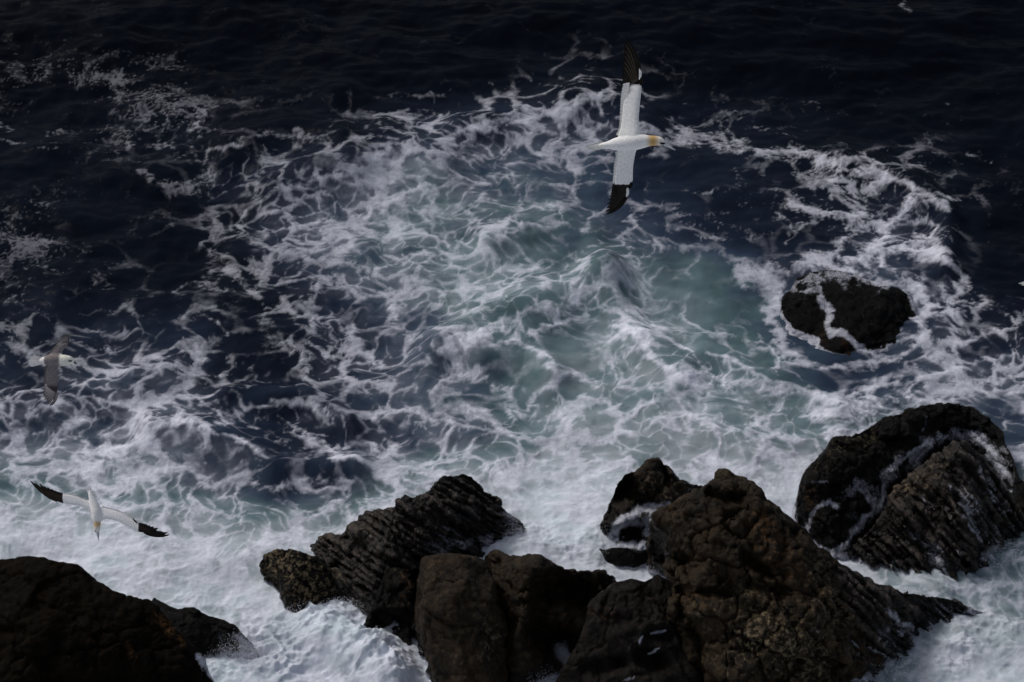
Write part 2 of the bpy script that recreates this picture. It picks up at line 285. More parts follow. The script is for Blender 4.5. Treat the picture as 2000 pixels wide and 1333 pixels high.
def sea_masks(x, y, px, py):
    """foam (opacity of the white), milk (tone of the water), for world points x, y that the photograph shows at px, py"""
    n = len(x)
    f32 = lambda a: np.asarray(a, np.float32)
    x = f32(x); y = f32(y)
    # swirl the plane a little so that foam curls
    wx, wy = x.copy(), y.copy()
    for s, a in ((3.4, .24), (1.5, .09), (.6, .03)):
        e = 0.02
        p0 = fbm2(wx / s, wy / s, 2, 5); pX = fbm2((wx + e) / s, wy / s, 2, 5); pY = fbm2(wx / s, (wy + e) / s, 2, 5)
        gx = (pX - p0) / e * s; gy = (pY - p0) / e * s
        wx = wx + a * gy; wy = wy - a * gx
    # pixel coordinates, roughened, so that drawn lines wander
    jx = px + 13 * noise2(x * 1.1, y * 1.1, 21) * 2 + 7 * noise2(x * 3.1, y * 3.1, 22) * 2
    jy = py + 9 * noise2(x * 1.1, y * 1.1, 23) * 2 + 5 * noise2(x * 3.1, y * 3.1, 24) * 2
    jx2 = jx + 22 * noise2(x * .55, y * .55, 25); jy2 = jy + 15 * noise2(x * .55, y * .55, 26)
    D = grid_sample(FOAM, jx2, jy2) / 9.0
    L = grid_sample(LEVEL, jx2, jy2)
    C = grid_sample(CLOUDY, px, py)
    rope = np.zeros(n, np.float32)
    for pts, w, s in ROPES:
        rope = np.maximum(rope, s * stroke_field(jx, jy, pts, w * 1.7))
    hole = np.zeros(n, np.float32)
    for cx, cy, rx, ry, deg, s in HOLES:
        m = max(rx, ry) * 1.5
        idx = np.nonzero((np.abs(jx - cx) < m) & (np.abs(jy - cy) < m))[0]
        if len(idx) == 0: continue
        c, sn = math.cos(math.radians(deg)), math.sin(math.radians(deg))
        dx = jx[idx] - cx; dy = jy[idx] - cy
        d = np.hypot((dx * c + dy * sn) / rx, (-dx * sn + dy * c) / ry)
        hole[idx] = np.maximum(hole[idx], s * (1 - smooth(.78, 1.15, d)))
    # foam texture: connected webs round open cells, torn clumps, and a soft veil of bubbles below them
    lx = wx + .22 * fbm2(x / 1.0, y / 1.0, 3, 81) * 2; ly = wy + .20 * fbm2(x / 1.0, y / 1.0, 3, 82) * 2
    cl = fbm2(wx / .75, wy / .62, 5, 31, .6)
    broad = fbm2(wx / 2.6, wy / 1.9, 3, 71)
    fine = fbm2(x / .15, y / .15, 3, 41, .65)
    streak = fbm2(wx / .9 + .2 * cl, wy / .16, 4, 51, .6)                 # drawn-out threads
    wid = .45 + 1.9 * smooth(-.25, .40, cl + .7 * broad)                  # webs swell and thin out
    f1, f2 = worley2(lx / 1.15, ly / 1.25, 1); webA = 1 - smooth(.02, .15 * wid, f2 - f1); bankA = 1 - smooth(0, .55, f2 - f1)
    g1, g2 = worley2(lx / .50, ly / .54, 2); webB = 1 - smooth(.03, .19 * wid, g2 - g1); bankB = 1 - smooth(0, .6, g2 - g1)
    h1, h2 = worley2(lx / .21, ly / .22, 3); webC = 1 - smooth(.0, .30, h2 - h1)
    gA = smooth(-.38, .05, 1.5 * broad + .55 * cl + .8 * (D - .45)); gB = smooth(-.12, .22, -.3 * broad + .8 * cl + .9 * (D - .45))
    T = .85 * bankA + .65 * bankB + .34 * webC + .90 * cl + .30 * fine + 1.5 * broad + .35 * streak
    spk = smooth(1000, 500, px + .9 * py) * smooth(720, 560, py)
    spk = np.maximum(spk, smooth(640, 480, py) * smooth(1250, 1400, px) * .6)
    T2 = .25 * bankB + .40 * webC + 1.0 * cl + 1.0 * fine + 1.3 * broad + .25 * bankA
    inside = (px > -60) & (px < 2060) & (py > -40) & (py < 1373)
    srt = np.sort(T[inside][::7]); T = np.searchsorted(srt, T).astype(np.float32) / len(srt)
    srt = np.sort(T2[inside][::7]); T2 = np.searchsorted(srt, T2).astype(np.float32) / len(srt)
    T = T * (1 - spk) + T2 * spk
    open_ = 1 - .93 * hole
    close = smooth(.55, .85, D)
    De = np.clip((D * (.70 + .32 * close) - .02) * open_ + .45 * rope * (1 - .5 * D), 0, .97)
    th = 1 - De
    mask = smooth(th - .05, th + .16, T) * (.55 + .45 * smooth(th + .05, th + .45, T))
    mask = mask * (1 - close) + (.80 * smooth(th - .22, th + .30, T) + .20 * np.clip(.5 + fine + .6 * webC, 0, 1)) * close
    web = np.maximum(webA * gA, .8 * webB * gB) * smooth(.04, .30, D) * (1 - .8 * spk) * (.55 + .45 * smooth(-.3, .4, fine + cl))
    ropem = smooth(.36, .88, rope * (.80 + .5 * np.clip(cl + .3, 0, 1)) + .38 * (T - .5) + .45 * fine + .25 * streak) * (.70 + .30 * smooth(.3, .8, T))
    mask = np.maximum(np.maximum(mask * open_, np.clip(1.15 * web, 0, 1) * (1 - .70 * hole)), ropem * (1 - .3 * hole))
    veil = smooth(.16, .80, D) * (1 - .85 * hole) * np.clip(.30 + .9 * cl + .5 * broad + .12 * bankB + .2 * streak - .10 * smooth(50, 80, C), 0, .80) * smooth(12, 55, C)
    body = .74 + .45 * cl + .55 * fine + .25 * rope + .25 * streak
    Lv = np.clip(L * (.94 + .16 * np.clip(body - .72, -1, 1)) + 24 * smooth(.45, 1, rope) + 12 * web, 0, 200)
    milk = lin(np.clip(C * (1 + .55 * fbm2(x / 1.9, y / 1.5, 4, 61)) * (1 - .08 * hole) + 8 * bankB * smooth(.3, .8, D), 2, 170))
    foam_l = lin(Lv)
    opac = np.clip(mask * np.clip(body + .25, .35, 1) + veil * (1 - mask), 0, 1)
    full = lin(200)
    white = np.clip((milk + (foam_l - milk) * opac - milk) / np.maximum(full - milk, 1e-3), 0, 1)
    return white.astype(np.float32), milk.astype(np.float32), mask.astype(np.float32)

def worley3(P, seed=0):
    P = np.asarray(P, np.float32) + seed * 5.3
    I = np.floor(P).astype(np.int32); f1 = np.full(len(P), 9.0, np.float32); f2 = f1.copy()
    for a in (-1, 0, 1):
        for b in (-1, 0, 1):
            for c in (-1, 0, 1):
                h = _PERM[_PERM[_PERM[(I[:, 0] + a) & 511] + ((I[:, 1] + b) & 511)] + ((I[:, 2] + c) & 511)]
                q = I + np.array([a, b, c]) + .5 + .9 * (np.stack([_R2[h, 0], _R2[h, 1], _R2[(h + 77) & 511, 0]], 1) - .5) - P
                d = np.sqrt((q * q).sum(1)); f2 = np.minimum(f2, np.maximum(f1, d)); f1 = np.minimum(f1, d)
    return f1, f2

def facets3(P, seed=0):
    """broken blocks: every cell of a 3-D Voronoi pattern gets its own tilted plane; returns height in cell units and distance to the joint"""
    P = np.asarray(P, np.float32) + seed * 5.3
    I = np.floor(P).astype(np.int32); f1 = np.full(len(P), 9.0, np.float32); f2 = f1.copy(); hh = np.zeros(len(P), np.int32); Q = np.zeros((len(P), 3), np.float32)
    for a in (-1, 0, 1):
        for b in (-1, 0, 1):
            for c in (-1, 0, 1):
                h = _PERM[_PERM[_PERM[(I[:, 0] + a) & 511] + ((I[:, 1] + b) & 511)] + ((I[:, 2] + c) & 511)]
                q = P - (I + np.array([a, b, c]) + .5 + .9 * (np.stack([_R2[h, 0], _R2[h, 1], _R2[(h + 77) & 511, 0]], 1) - .5))
                d = np.sqrt((q * q).sum(1)); m = d < f1
                f2 = np.minimum(f2, np.maximum(f1, d)); f1 = np.minimum(f1, d)
                hh = np.where(m, h, hh); Q = np.where(m[:, None], q, Q)
    G = _G3[(hh * 7 + 13) & 511]
    return (Q * G).sum(1) + .8 * (_R2[(hh + 31) & 511, 1] - .5), f2 - f1

# ---------------------------------------------------------------- materials
class NT:
    def __init__(s, name):
        s.m = bpy.data.materials.new(name); s.m.use_nodes = True; s.t = s.m.node_tree
        s.t.nodes.clear(); s.out = s.n('ShaderNodeOutputMaterial'); s.b = s.n('ShaderNodeBsdfPrincipled')
        s.t.links.new(s.b.outputs[0], s.out.inputs['Surface'])
    def n(s, kind, **kw):
        q = s.t.nodes.new(kind)
        for k, v in kw.items(): setattr(q, k, v)
        return q
    def put(s, sock, v):
        if v is None: return
        if isinstance(v, bpy.types.NodeSocket): s.t.links.new(v, sock)
        else:
            if isinstance(v, tuple) and len(v) == 3 and sock.type == 'RGBA': v = v + (1,)
            sock.default_value = v
    def attr(s, name): return s.n('ShaderNodeAttribute', attribute_name=name).outputs
    def math(s, op, a, b=None, c=None, clamp=False):
        q = s.n('ShaderNodeMath', operation=op, use_clamp=clamp)
        for i, v in enumerate((a, b, c)): s.put(q.inputs[i], v)
        return q.outputs[0]
    def mix(s, f, a, b):
        q = s.n('ShaderNodeMix', data_type='RGBA')
        s.put(q.inputs['Factor'], f); s.put(q.inputs['A'], a); s.put(q.inputs['B'], b)
        return q.outputs['Result']
    def sm(s, v, a, b, lo=0.0, hi=1.0):
        q = s.n('ShaderNodeMapRange', interpolation_type='SMOOTHSTEP')
        s.put(q.inputs[0], v)
        for i, x in enumerate((a, b, lo, hi)): s.put(q.inputs[i + 1], x)
        return q.outputs[0]
    def noise(s, scale, detail=4, rough=.55, vec=None, out='Fac'):
        q = s.n('ShaderNodeTexNoise'); q.inputs['Scale'].default_value = scale
        q.inputs['Detail'].default_value = detail; q.inputs['Roughness'].default_value = rough
        s.put(q.inputs['Vector'], vec if vec is not None else s.coord())
        return q.outputs[out]
    def vor(s, scale, feature='F1', vec=None):
        q = s.n('ShaderNodeTexVoronoi', feature=feature); q.inputs['Scale'].default_value = scale
        s.put(q.inputs['Vector'], vec if vec is not None else s.coord())
        return q.outputs['Distance']
    def coord(s):
        if not hasattr(s, '_c'): s._c = s.n('ShaderNodeTexCoord').outputs['Object']
        return s._c
    def bump(s, h, strength, dist, prev=None):
        q = s.n('ShaderNodeBump'); q.inputs['Strength'].default_value = strength; q.inputs['Distance'].default_value = dist
        s.put(q.inputs['Height'], h)
        if prev is not None: s.put(q.inputs['Normal'], prev)
        return q.outputs[0]
    def set(s, **kw):
        for k, v in kw.items(): s.put(s.b.inputs[k.replace('_', ' ')], v)
        return s.m

FOAM_WHITE = (0.74, 0.755, 0.86)

def sea_material():
    k = NT('sea_water')
    white = k.attr('foam')['Fac']; milk = k.attr('milk')['Fac']
    fine = k.noise(16, 5, .65); fine2 = k.noise(5, 4, .6)
    # water tone: deep navy to cloudy green-grey
    t = k.sm(milk, .003, .06)
    hue = k.mix(t, (.60, .92, 1.75), (.64, 1.05, 1.16)); hue = k.mix(k.sm(milk, .05, .15), hue, (.86, 1.0, 1.09))
    sc = k.n('ShaderNodeVectorMath', operation='SCALE'); k.put(sc.inputs[0], hue); k.put(sc.inputs['Scale'], k.math('MULTIPLY', milk, WATER_GAIN))
    w2 = k.math('MULTIPLY', white, k.math('MULTIPLY_ADD', k.math('SUBTRACT', fine, .5), .9, 1.0), clamp=True)
    w2 = k.math('MULTIPLY', w2, k.math('MULTIPLY_ADD', k.math('SUBTRACT', fine2, .5), .35, 1.0), clamp=True)
    col = k.mix(w2, sc.outputs[0], FOAM_WHITE)
    wet = k.sm(white, .02, .22)
    h = k.noise(2.2, 6, .6)
    nrm = k.bump(h, .22, .15)
    nrm = k.bump(k.math('MULTIPLY', fine, white), .35, .04, nrm)
    return k.set(Base_Color=col, Roughness=k.math('MULTIPLY_ADD', wet, .5, .14), Specular_IOR_Level=k.math('MULTIPLY_ADD', wet, .05, .010), IOR=1.33, Normal=nrm)
WATER_GAIN = 1.9

def rock_material(name, dark, mid, light, pale=(.175, .135, .082), rough=.5, grain=1.0, spec=.13, gl=.7):
    k = NT(name)
    rib_lit = k.attr('rib_lit')['Fac']; wash = k.attr('wash')['Fac']; pa = k.attr('pale')['Fac']; ru = k.attr('rust')['Fac']; wetness = k.attr('wet')['Fac']
    a = k.noise(1.3 * grain, 8, .62); b = k.noise(6 * grain, 6, .65); c = k.noise(22 * grain, 4, .7)
    col = k.mix(k.sm(a, .36, .62), dark, mid)
    col = k.mix(k.math('MULTIPLY', k.sm(b, .46, .66), .9), col, light)
    col = k.mix(k.math('MULTIPLY', k.sm(c, .48, .66), .7), col, dark)
    col = k.mix(k.math('MULTIPLY', k.sm(k.math('ADD', rib_lit, k.math('MULTIPLY', k.math('SUBTRACT', b, .5), .8)), .35, .75), .8), col, tuple(min(1, x * 1.5) for x in light))  # lit rib tops painted in: crests get a lighter colour than the grooves
    speck = k.math('MULTIPLY', k.sm(k.math('ADD', k.noise(8.5, 5, .72), k.math('MULTIPLY', pa, .09)), .57, .68), pa)
    col = k.mix(speck, col, pale)
    col = k.mix(k.math('MULTIPLY', ru, k.sm(k.math('ADD', b, k.math('MULTIPLY', k.math('SUBTRACT', c, .5), .6)), .44, .66)), col, (.105, .052, .020))
    col = k.mix(k.math('MULTIPLY', wetness, .72), col, (.006, .006, .0065))
    fw = k.math('MULTIPLY', k.sm(k.math('ADD', wash, k.math('MULTIPLY', k.math('SUBTRACT', k.noise(20, 5, .75), .5), 1.3)), .28, .95), k.sm(wash, 0, .15))
    col = k.mix(fw, col, (.50, .51, .585))
    h1 = k.noise(7 * grain, 8, .68)
    nrm = k.bump(h1, gl, .12)
    nrm = k.bump(c, .45, .03, nrm)
    rg = k.math('SUBTRACT', k.sm(k.noise(3.2, 4, .6), .38, .62, rough - .16, rough + .14), k.math('MULTIPLY', wetness, .18))
    return k.set(Base_Color=col, Roughness=rg, Specular_IOR_Level=spec, Normal=nrm)

def tint_material(name, rough=.75, spec=.2, sheen=0.0, barbs=0.0):
    k = NT(name)
    col = k.attr('tint')['Color']
    n = k.noise(60, 3, .6)
    m = k.n('ShaderNodeMix', data_type='RGBA', blend_type='MULTIPLY'); m.inputs['Factor'].default_value = 1.0
    k.put(m.inputs['A'], col)
    g = k.sm(n, .2, .8, .84, 1.12); cb = k.n('ShaderNodeCombineColor')
    for i in range(3): k.put(cb.inputs[i], g)
    k.put(m.inputs['B'], cb.outputs[0])
    nrm = k.bump(n, .25, .006)
    return k.set(Base_Color=m.outputs['Result'], Roughness=rough, Specular_IOR_Level=spec, Normal=nrm)

def plain(name, col, rough=.6, spec=.3, var=.2):
    k = NT(name)
    n = k.noise(45, 4, .6)
    c = k.mix(k.math('MULTIPLY', n, var * 2), col, tuple(x * .55 for x in col))
    return k.set(Base_Color=c, Roughness=rough, Specular_IOR_Level=spec)

# ---------------------------------------------------------------- small builders
def tag(o, label=None, cat=None, group=None, kind=None):
    if label: o['label'] = label
    if cat: o['category'] = cat
    if group: o['group'] = group
    if kind: o['kind'] = kind
    return o

def mesh_np(name, V, F, mat, smooth_shade=True):
    """mesh from numpy vertices and quads/triangles (one array of equal-length faces)"""
    me = bpy.data.meshes.new(name)
    V = np.ascontiguousarray(V, np.float32); F = np.ascontiguousarray(F, np.int32)
    me.vertices.add(len(V)); me.vertices.foreach_set('co', V.ravel())
    n = F.shape[1]
    me.loops.add(F.size); me.loops.foreach_set('vertex_index', F.ravel())
    me.polygons.add(len(F)); me.polygons.foreach_set('loop_start', np.arange(0, F.size, n, dtype=np.int32))
    me.update(calc_edges=True); me.validate()
    me.polygons.foreach_set('use_smooth', np.full(len(me.polygons), smooth_shade, bool))
    if mat: me.materials.append(mat)
    return me

def fattr(me, name, vals):
    a = me.attributes.new(name, 'FLOAT', 'POINT'); a.data.foreach_set('value', np.ascontiguousarray(vals, np.float32))

def cattr(me, name, rgb):
    a = me.attributes.new(name, 'FLOAT_COLOR', 'POINT')
    rgba = np.ones((len(rgb), 4), np.float32); rgba[:, :3] = rgb; a.data.foreach_set('color', rgba.ravel())

def link(name, me, parent=None, loc=None):
    o = bpy.data.objects.new(name, me); C.objects.link(o)
    if parent: o.parent = parent
    if loc is not None: o.location = loc
    return o

def grid_faces(nr, nc):
    i = np.arange((nr - 1) * (nc - 1)); r = i // (nc - 1); c = i % (nc - 1); a = r * nc + c
    return np.stack([a, a + 1, a + nc + 1, a + nc], 1)

# ---------------------------------------------------------------- the sea
WAVES = [  # crests that stand up: (points, half-width in photo pixels, height in metres)
 ([(540, 380), (660, 345), (760, 290), (840, 330)], 90, .55), ([(900, 260), (1050, 225), (1170, 190), (1260, 240)], 70, .5),
 ([(860, 690), (1000, 630), (1100, 600), (1180, 560)], 80, .6), ([(1180, 560), (1230, 660), (1330, 730)], 80, .45), ([(940, 720), (1030, 690), (1080, 740)], 60, .35),
 ([(960, 480), (1080, 440), (1150, 470)], 60, .4), ([(450, 300), (560, 270), (660, 280)], 60, .4),
 ([(1650, 330), (1780, 360), (1850, 420), (1850, 520)], 50, .35), ([(1380, 690), (1480, 740), (1640, 800)], 50, .3),
 ([(300, 850), (450, 870), (540, 920), (690, 930)], 60, .45), ([(450, 790), (590, 785), (680, 830)], 50, .35), ([(0, 830), (120, 790), (260, 760)], 60, .3),
 ([(640, 1250), (720, 1290), (760, 1330)], 80, .5),
]
SPLASH = [  # torn, piled-up white water where the surge breaks on the rocks
 ([(545, 1262), (610, 1222), (670, 1212), (705, 1250), (760, 1300)], 60, .75), ([(430, 1310), (480, 1285), (560, 1300)], 50, .5), ([(1850, 1290), (1890, 1245), (1960, 1230)], 50, .45),
 ([(960, 1072), (1030, 1055), (1110, 1080)], 36, .35), ([(1840, 1160), (1920, 1140), (2000, 1100)], 36, .4), ([(640, 1330), (760, 1300), (820, 1330)], 50, .3),
 ([(1150, 1060), (1180, 1100)], 26, .25), ([(1640, 830), (1700, 800), (1780, 780)], 30, .3), ([(330, 1230), (420, 1200), (500, 1240)], 40, .25), ([(720, 960), (800, 930), (860, 915)], 30, .25),
]
def build_sea():
    pyr = np.arange(-24, 1366, 1.75)
    yr = ground(np.full(pyr.shape, CX), pyr)[:, 1][::-1]                 # near to far
    near = yr[0] - np.cumsum(.06 * 1.18 ** np.arange(52))[::-1]
    far = yr[-1] + np.cumsum(.09 * 1.16 ** np.arange(62))
    ys = np.concatenate([near[near > -900], yr, far])
    nin = 880
    s = np.linspace(-1, 1, nin)
    off = np.cumsum(.05 * 1.17 ** np.arange(60))
    yy = np.clip(ys, yr[0], yr[-1])
    hw = 1.05 * .2126 * (yy * math.cos(PITCH) + CAM_H * math.sin(PITCH))
    Xg = np.concatenate([-(hw[:, None] + off[::-1][None]), hw[:, None] * s[None], hw[:, None] + off[None]], 1)
    Yg = np.repeat(ys[:, None], Xg.shape[1], 1)
    nr, nc = Xg.shape
    x = Xg.ravel().astype(np.float32); y = Yg.ravel().astype(np.float32)
    yc = np.maximum(y, 33.0)
    q = np.stack([x, yc, np.zeros_like(x)], 1)
    px, py = project(q); px = np.clip(px, -2000, 4000).astype(np.float32); py = np.clip(py, -800, 2400).astype(np.float32)
    z = .60 * fbm2(x / 6.5, y / 5.0, 3, 91) + .30 * fbm2(x / 2.1, y / 1.5, 3, 92)
    for pts, wd, h in WAVES:
        f = stroke_field(px, py, pts, wd * 1.3)
        z = z + 1.1 * h * f * f
    for pts, wd, h in SPLASH:
        f = stroke_field(px + 16 * fbm2(x / .7, y / .7, 3, 96), py + 12 * fbm2(x / .7, y / .7, 3, 97), pts, wd * 1.4)
        k_ = f > 0
        t_ = .25 - np.abs(fbm2(x[k_] / .75, y[k_] / .6, 4, 95, .5)) * 1.3
        z[k_] += .45 * h * f[k_] * (.30 + 1.5 * t_ + .28 * fbm2(x[k_] / .22, y[k_] / .2, 3, 98, .6))
    px2, py2 = project(np.stack([x, yc, z], 1))
    px2 = np.clip(px2, -2000, 4000).astype(np.float32); py2 = np.clip(py2, -800, 2400).astype(np.float32)
    white, milk, mask = sea_masks(x, y, px2, py2)
    z = z + .018 * mask + .13 * white * fbm2(x / .5, y / .45, 5, 93, .62) + .022 * fbm2(x / .45, y / .35, 3, 94)
    me = mesh_np('sea', np.stack([x, y, z], 1), grid_faces(nr, nc), sea_material())
    fattr(me, 'foam', white); fattr(me, 'milk', milk)
    tag(link('sea', me), kind='structure')
build_sea()

# ---------------------------------------------------------------- rocks
def resample(pts, n):
    P = np.asarray(pts, float)
    d = np.concatenate([[0], np.cumsum(np.hypot(*np.diff(P, axis=0).T))]); d /= d[-1]
    t = np.linspace(0, 1, n)
    return np.stack([np.interp(t, d, P[:, 0]), np.interp(t, d, P[:, 1])], 1)

def zoomed(pts, ox, oy, k): return [(ox + p[0] / k, oy + p[1] / k) for p in pts]

def vnormals(V, nr, nc):
    G = V.reshape(nr, nc, 3)
    du = np.gradient(G, axis=1); dv = np.gradient(G, axis=0)
    n = np.cross(du, dv).reshape(-1, 3)
    n /= np.linalg.norm(n, axis=1)[:, None] + 1e-9
    return n

def build_rock(name, label, top, bot, mat, frac=.5, seed=1, res=.045, bulge=.75, lumps=.28, rough=.10, strata=None, wash=(), pale=(), rust=(), back=.62,
               fringe=.35, wet_h=.8, wet_base=0.0, lump_scale=1.3, cat='rock', group=None, kind=None, hollow=(), crag=.0, streaks=(), block=.10, block_scale=.62, cracks=.07, crack_scale=.75):
    top = resample(top, 240); bot = resample(bot, 240)
    B = ground(bot[:, 0], bot[:, 1]); G = ground(top[:, 0], top[:, 1])
    yT = B[:, 1] + frac * (G[:, 1] - B[:, 1])
    d = ray(top[:, 0], top[:, 1]); T = CAMP + d * (yT / d[:, 1])[:, None]
    # lengths, to choose the grid
    wlen = np.linalg.norm(np.diff(T, axis=0), axis=1).sum(); hlen = np.linalg.norm(T - B, axis=1).max()
    nc = int(np.clip(wlen / res, 40, 380)); nf = int(np.clip(hlen / res, 24, 260)); nb = max(14, nf // 3)
    ci = np.linspace(0, 239, nc)
    interp = lambda A: np.stack([np.interp(ci, np.arange(240), A[:, i]) for i in range(3)], 1)
    B = interp(B); T = interp(T)
    rows = []
    for k in range(3):                                     # skirt under the water
        q = B.copy(); q[:, 2] = -1.1 + .35 * k; q[:, 1] -= .30 * (1 - k / 3); rows.append(q)
    for t in np.linspace(0, 1, nf):
        q = B + (T - B) * t
        q[:, 2] = T[:, 2] * (math.sin(math.pi / 2 * t) ** bulge) - .25 * (1 - t)
        rows.append(q)
    g = back * np.abs(T[:, 2]) + .15
    for t in np.linspace(0, 1, nb + 1)[1:]:
        q = T.copy(); q[:, 1] += g * t; q[:, 2] = T[:, 2] - (T[:, 2] + 1.1) * t ** 1.25
        rows.append(q)
    V = np.concatenate(rows); nr = len(rows)
    tt = np.repeat(np.concatenate([np.zeros(3), np.linspace(0, 1, nf), np.linspace(1, 1, nb)]), nc)
    hgt = max(T[:, 2].max(), .3)
    sc = min(1.0, hgt / 1.6)
    fade = .35 + .65 * np.clip(1 - tt ** 6, 0, 1)
    N = vnormals(V, nr, nc)
    if np.mean((N @ _f)) > 0: N = -N
    P = V + seed * 7.7
    big = fbm3(P / lump_scale, 3, seed) * 2.0
    big2 = fbm3(P / (lump_scale * .5) + 31, 3, seed + 5, ridged=True) * 1.2
    V = V + N * (sc * lumps * (big + .35 * big2) * fade)[:, None]
    if crag:                                               # blocky jointing: stepped noise
        s0 = fbm3(P / (lump_scale * .8) + 5, 2, seed + 9) * 4
        st = np.floor(s0) + smooth(.35, .65, s0 - np.floor(s0))
        V = V + N * (crag * sc * (st - s0) * fade)[:, None]
    if cracks:
        W3 = P / crack_scale + .35 * np.stack([fbm3(P / .5, 2, seed + k) for k in (41, 42, 43)], 1)
        f1, f2 = worley3(W3, seed)
        V = V - N * (sc * cracks * (1 - smooth(.0, .16, f2 - f1)) * smooth(-.1, .25, fbm3(P / 1.1, 2, seed + 44)) * fade)[:, None] + N * (sc * cracks * .8 * (f1 - .45) * fade)[:, None]
    if block:
        for bs, ba in ((1.0, 1.0), (.42, .40)):
            Wb = P / (block_scale * bs) + .22 * np.stack([fbm3(P / .4, 3, seed + k) for k in (81, 82, 83)], 1)
            fh, fe = facets3(Wb, seed + int(bs * 10))
            V = V + N * (sc * block * ba * (fh - .5 * (1 - smooth(0, .10, fe))) * fade)[:, None]
    for pts, wd, dp in hollow:
        hx, hy = project(V)
        hx = hx + 10 * fbm3(P / .5, 2, seed + 51); hy = hy + 10 * fbm3(P / .5, 2, seed + 52)
        V = V + _f * (dp * stroke_field(hx.astype(np.float32), hy.astype(np.float32), pts, wd))[:, None]
    N = vnormals(V, nr, nc)
    if np.mean((N @ _f)) > 0: N = -N
    rib_lit = np.zeros(len(V), np.float32)
    px, py = project(V); px = px.astype(np.float32); py = py.astype(np.float32)
    if strata:
        for ang, lam, amp, pts, wd in strata:
            a = math.radians(ang)                          # direction of the ribs across the picture plane, clockwise from right
            nrm = _r * math.sin(a) + _u * math.cos(a)
            al = _r * math.cos(a) - _u * math.sin(a)
            qn = V @ nrm; qa = V @ al; qf = V @ _f
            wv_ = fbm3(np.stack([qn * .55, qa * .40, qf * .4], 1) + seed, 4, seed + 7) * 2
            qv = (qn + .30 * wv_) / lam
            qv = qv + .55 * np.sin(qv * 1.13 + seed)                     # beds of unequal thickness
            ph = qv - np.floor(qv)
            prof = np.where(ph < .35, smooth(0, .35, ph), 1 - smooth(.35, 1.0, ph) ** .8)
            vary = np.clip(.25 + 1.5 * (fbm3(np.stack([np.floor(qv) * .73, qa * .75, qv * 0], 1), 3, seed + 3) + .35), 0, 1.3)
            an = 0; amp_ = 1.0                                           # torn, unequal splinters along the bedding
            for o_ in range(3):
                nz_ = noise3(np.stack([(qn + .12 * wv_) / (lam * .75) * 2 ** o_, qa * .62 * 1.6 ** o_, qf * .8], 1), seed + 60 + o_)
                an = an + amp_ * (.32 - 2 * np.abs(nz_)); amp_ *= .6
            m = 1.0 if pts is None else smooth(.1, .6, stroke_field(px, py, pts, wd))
            rib_lit = np.maximum(rib_lit, (m * np.clip(smooth(.55, .95, prof) * vary * .7 + smooth(.05, .45, an) * .6, 0, 1)).astype(np.float32))  # mask of rib and splinter crests, for the light painted on them
            cf = .35 + .65 * np.clip(1 - tt ** 5, 0, 1)
            V = V + N * (amp * m * cf * (.75 * (prof - .6) * vary + .80 * an))[:, None]
        N = vnormals(V, nr, nc)
        if np.mean((N @ _f)) > 0: N = -N
    r1 = fbm3(P / .42, 4, seed + 11, .6, ridged=True); r2 = fbm3(P / .16, 3, seed + 12, .6)
    V = V + N * (sc * rough * (r1 + .55 * r2) * (.5 + .5 * fade))[:, None]
    pit = smooth(.18, .42, fbm3(P / .33 + 9, 2, seed + 13))
    V = V - N * (sc * rough * .8 * pit)[:, None]
    # where the sea washes over it, where it is crusted, rusty, wet
    jx = px + 12 * fbm3(P / .5, 3, seed + 20); jy = py + 12 * fbm3(P / .5, 3, seed + 21)
    ws = np.zeros(len(V), np.float32)
    for pts, wd, st in wash: ws = np.maximum(ws, st * stroke_field(jx, jy, pts, wd * 1.7))
    lace = fbm3(P / .36, 4, seed + 22, .65) + .45 * fbm3(P / .30, 3, seed + 26, ridged=True)
    ws = ws * smooth(-.22, .30, lace * 1.25 + (ws - .55) * .85)
    if streaks:
        sa = math.radians(strata[0][0]); sn_ = _r * math.sin(sa) + _u * math.cos(sa); sl_ = _r * math.cos(sa) - _u * math.sin(sa)
        sv = noise3(np.stack([V @ sn_ / .11 + .8 * fbm3(P / .5, 2, seed + 70), V @ sl_ * .55, V @ _f * .5], 1), seed + 71)
        sv = smooth(.26, .02, np.abs(sv)) * smooth(-.1, .3, fbm3(np.stack([V @ sn_ / .5, V @ sl_ * .8, V @ _f], 1), 3, seed + 72) + .12)
        for pts, wd, st in streaks: ws = np.maximum(ws, .85 * st * sv * smooth(.1, .9, stroke_field(jx, jy, pts, wd)))
    fr = fringe * (1 + 1.4 * fbm3(P / .6, 3, seed + 23))
    ws = np.maximum(ws, smooth(fr * 1.5, fr * .1, V[:, 2]) * .9) if fringe > 0 else ws
    pm = np.zeros(len(V), np.float32)
    for pts, wd, st in pale: pm = np.maximum(pm, st * stroke_field(px, py, pts, wd))
    rm = np.zeros(len(V), np.float32)
    for pts, wd, st in rust: rm = np.maximum(rm, st * stroke_field(px, py, pts, wd))
    wt = np.clip(np.maximum(wet_base, smooth(wet_h * 1.6, wet_h * .5, V[:, 2] + .5 * fbm3(P / .8, 3, seed + 25))), 0, 1)
    o0 = np.array([V[:, 0].mean(), V[:, 1].mean(), 0.0])
    me = mesh_np(name, V - o0, grid_faces(nr, nc), mat)
    fattr(me, 'wash', ws); fattr(me, 'pale', pm); fattr(me, 'rust', rm); fattr(me, 'wet', wt); fattr(me, 'rib_lit', rib_lit)
    o = link(name, me, loc=o0)
    tag(o, label, cat, group, kind)
    return o

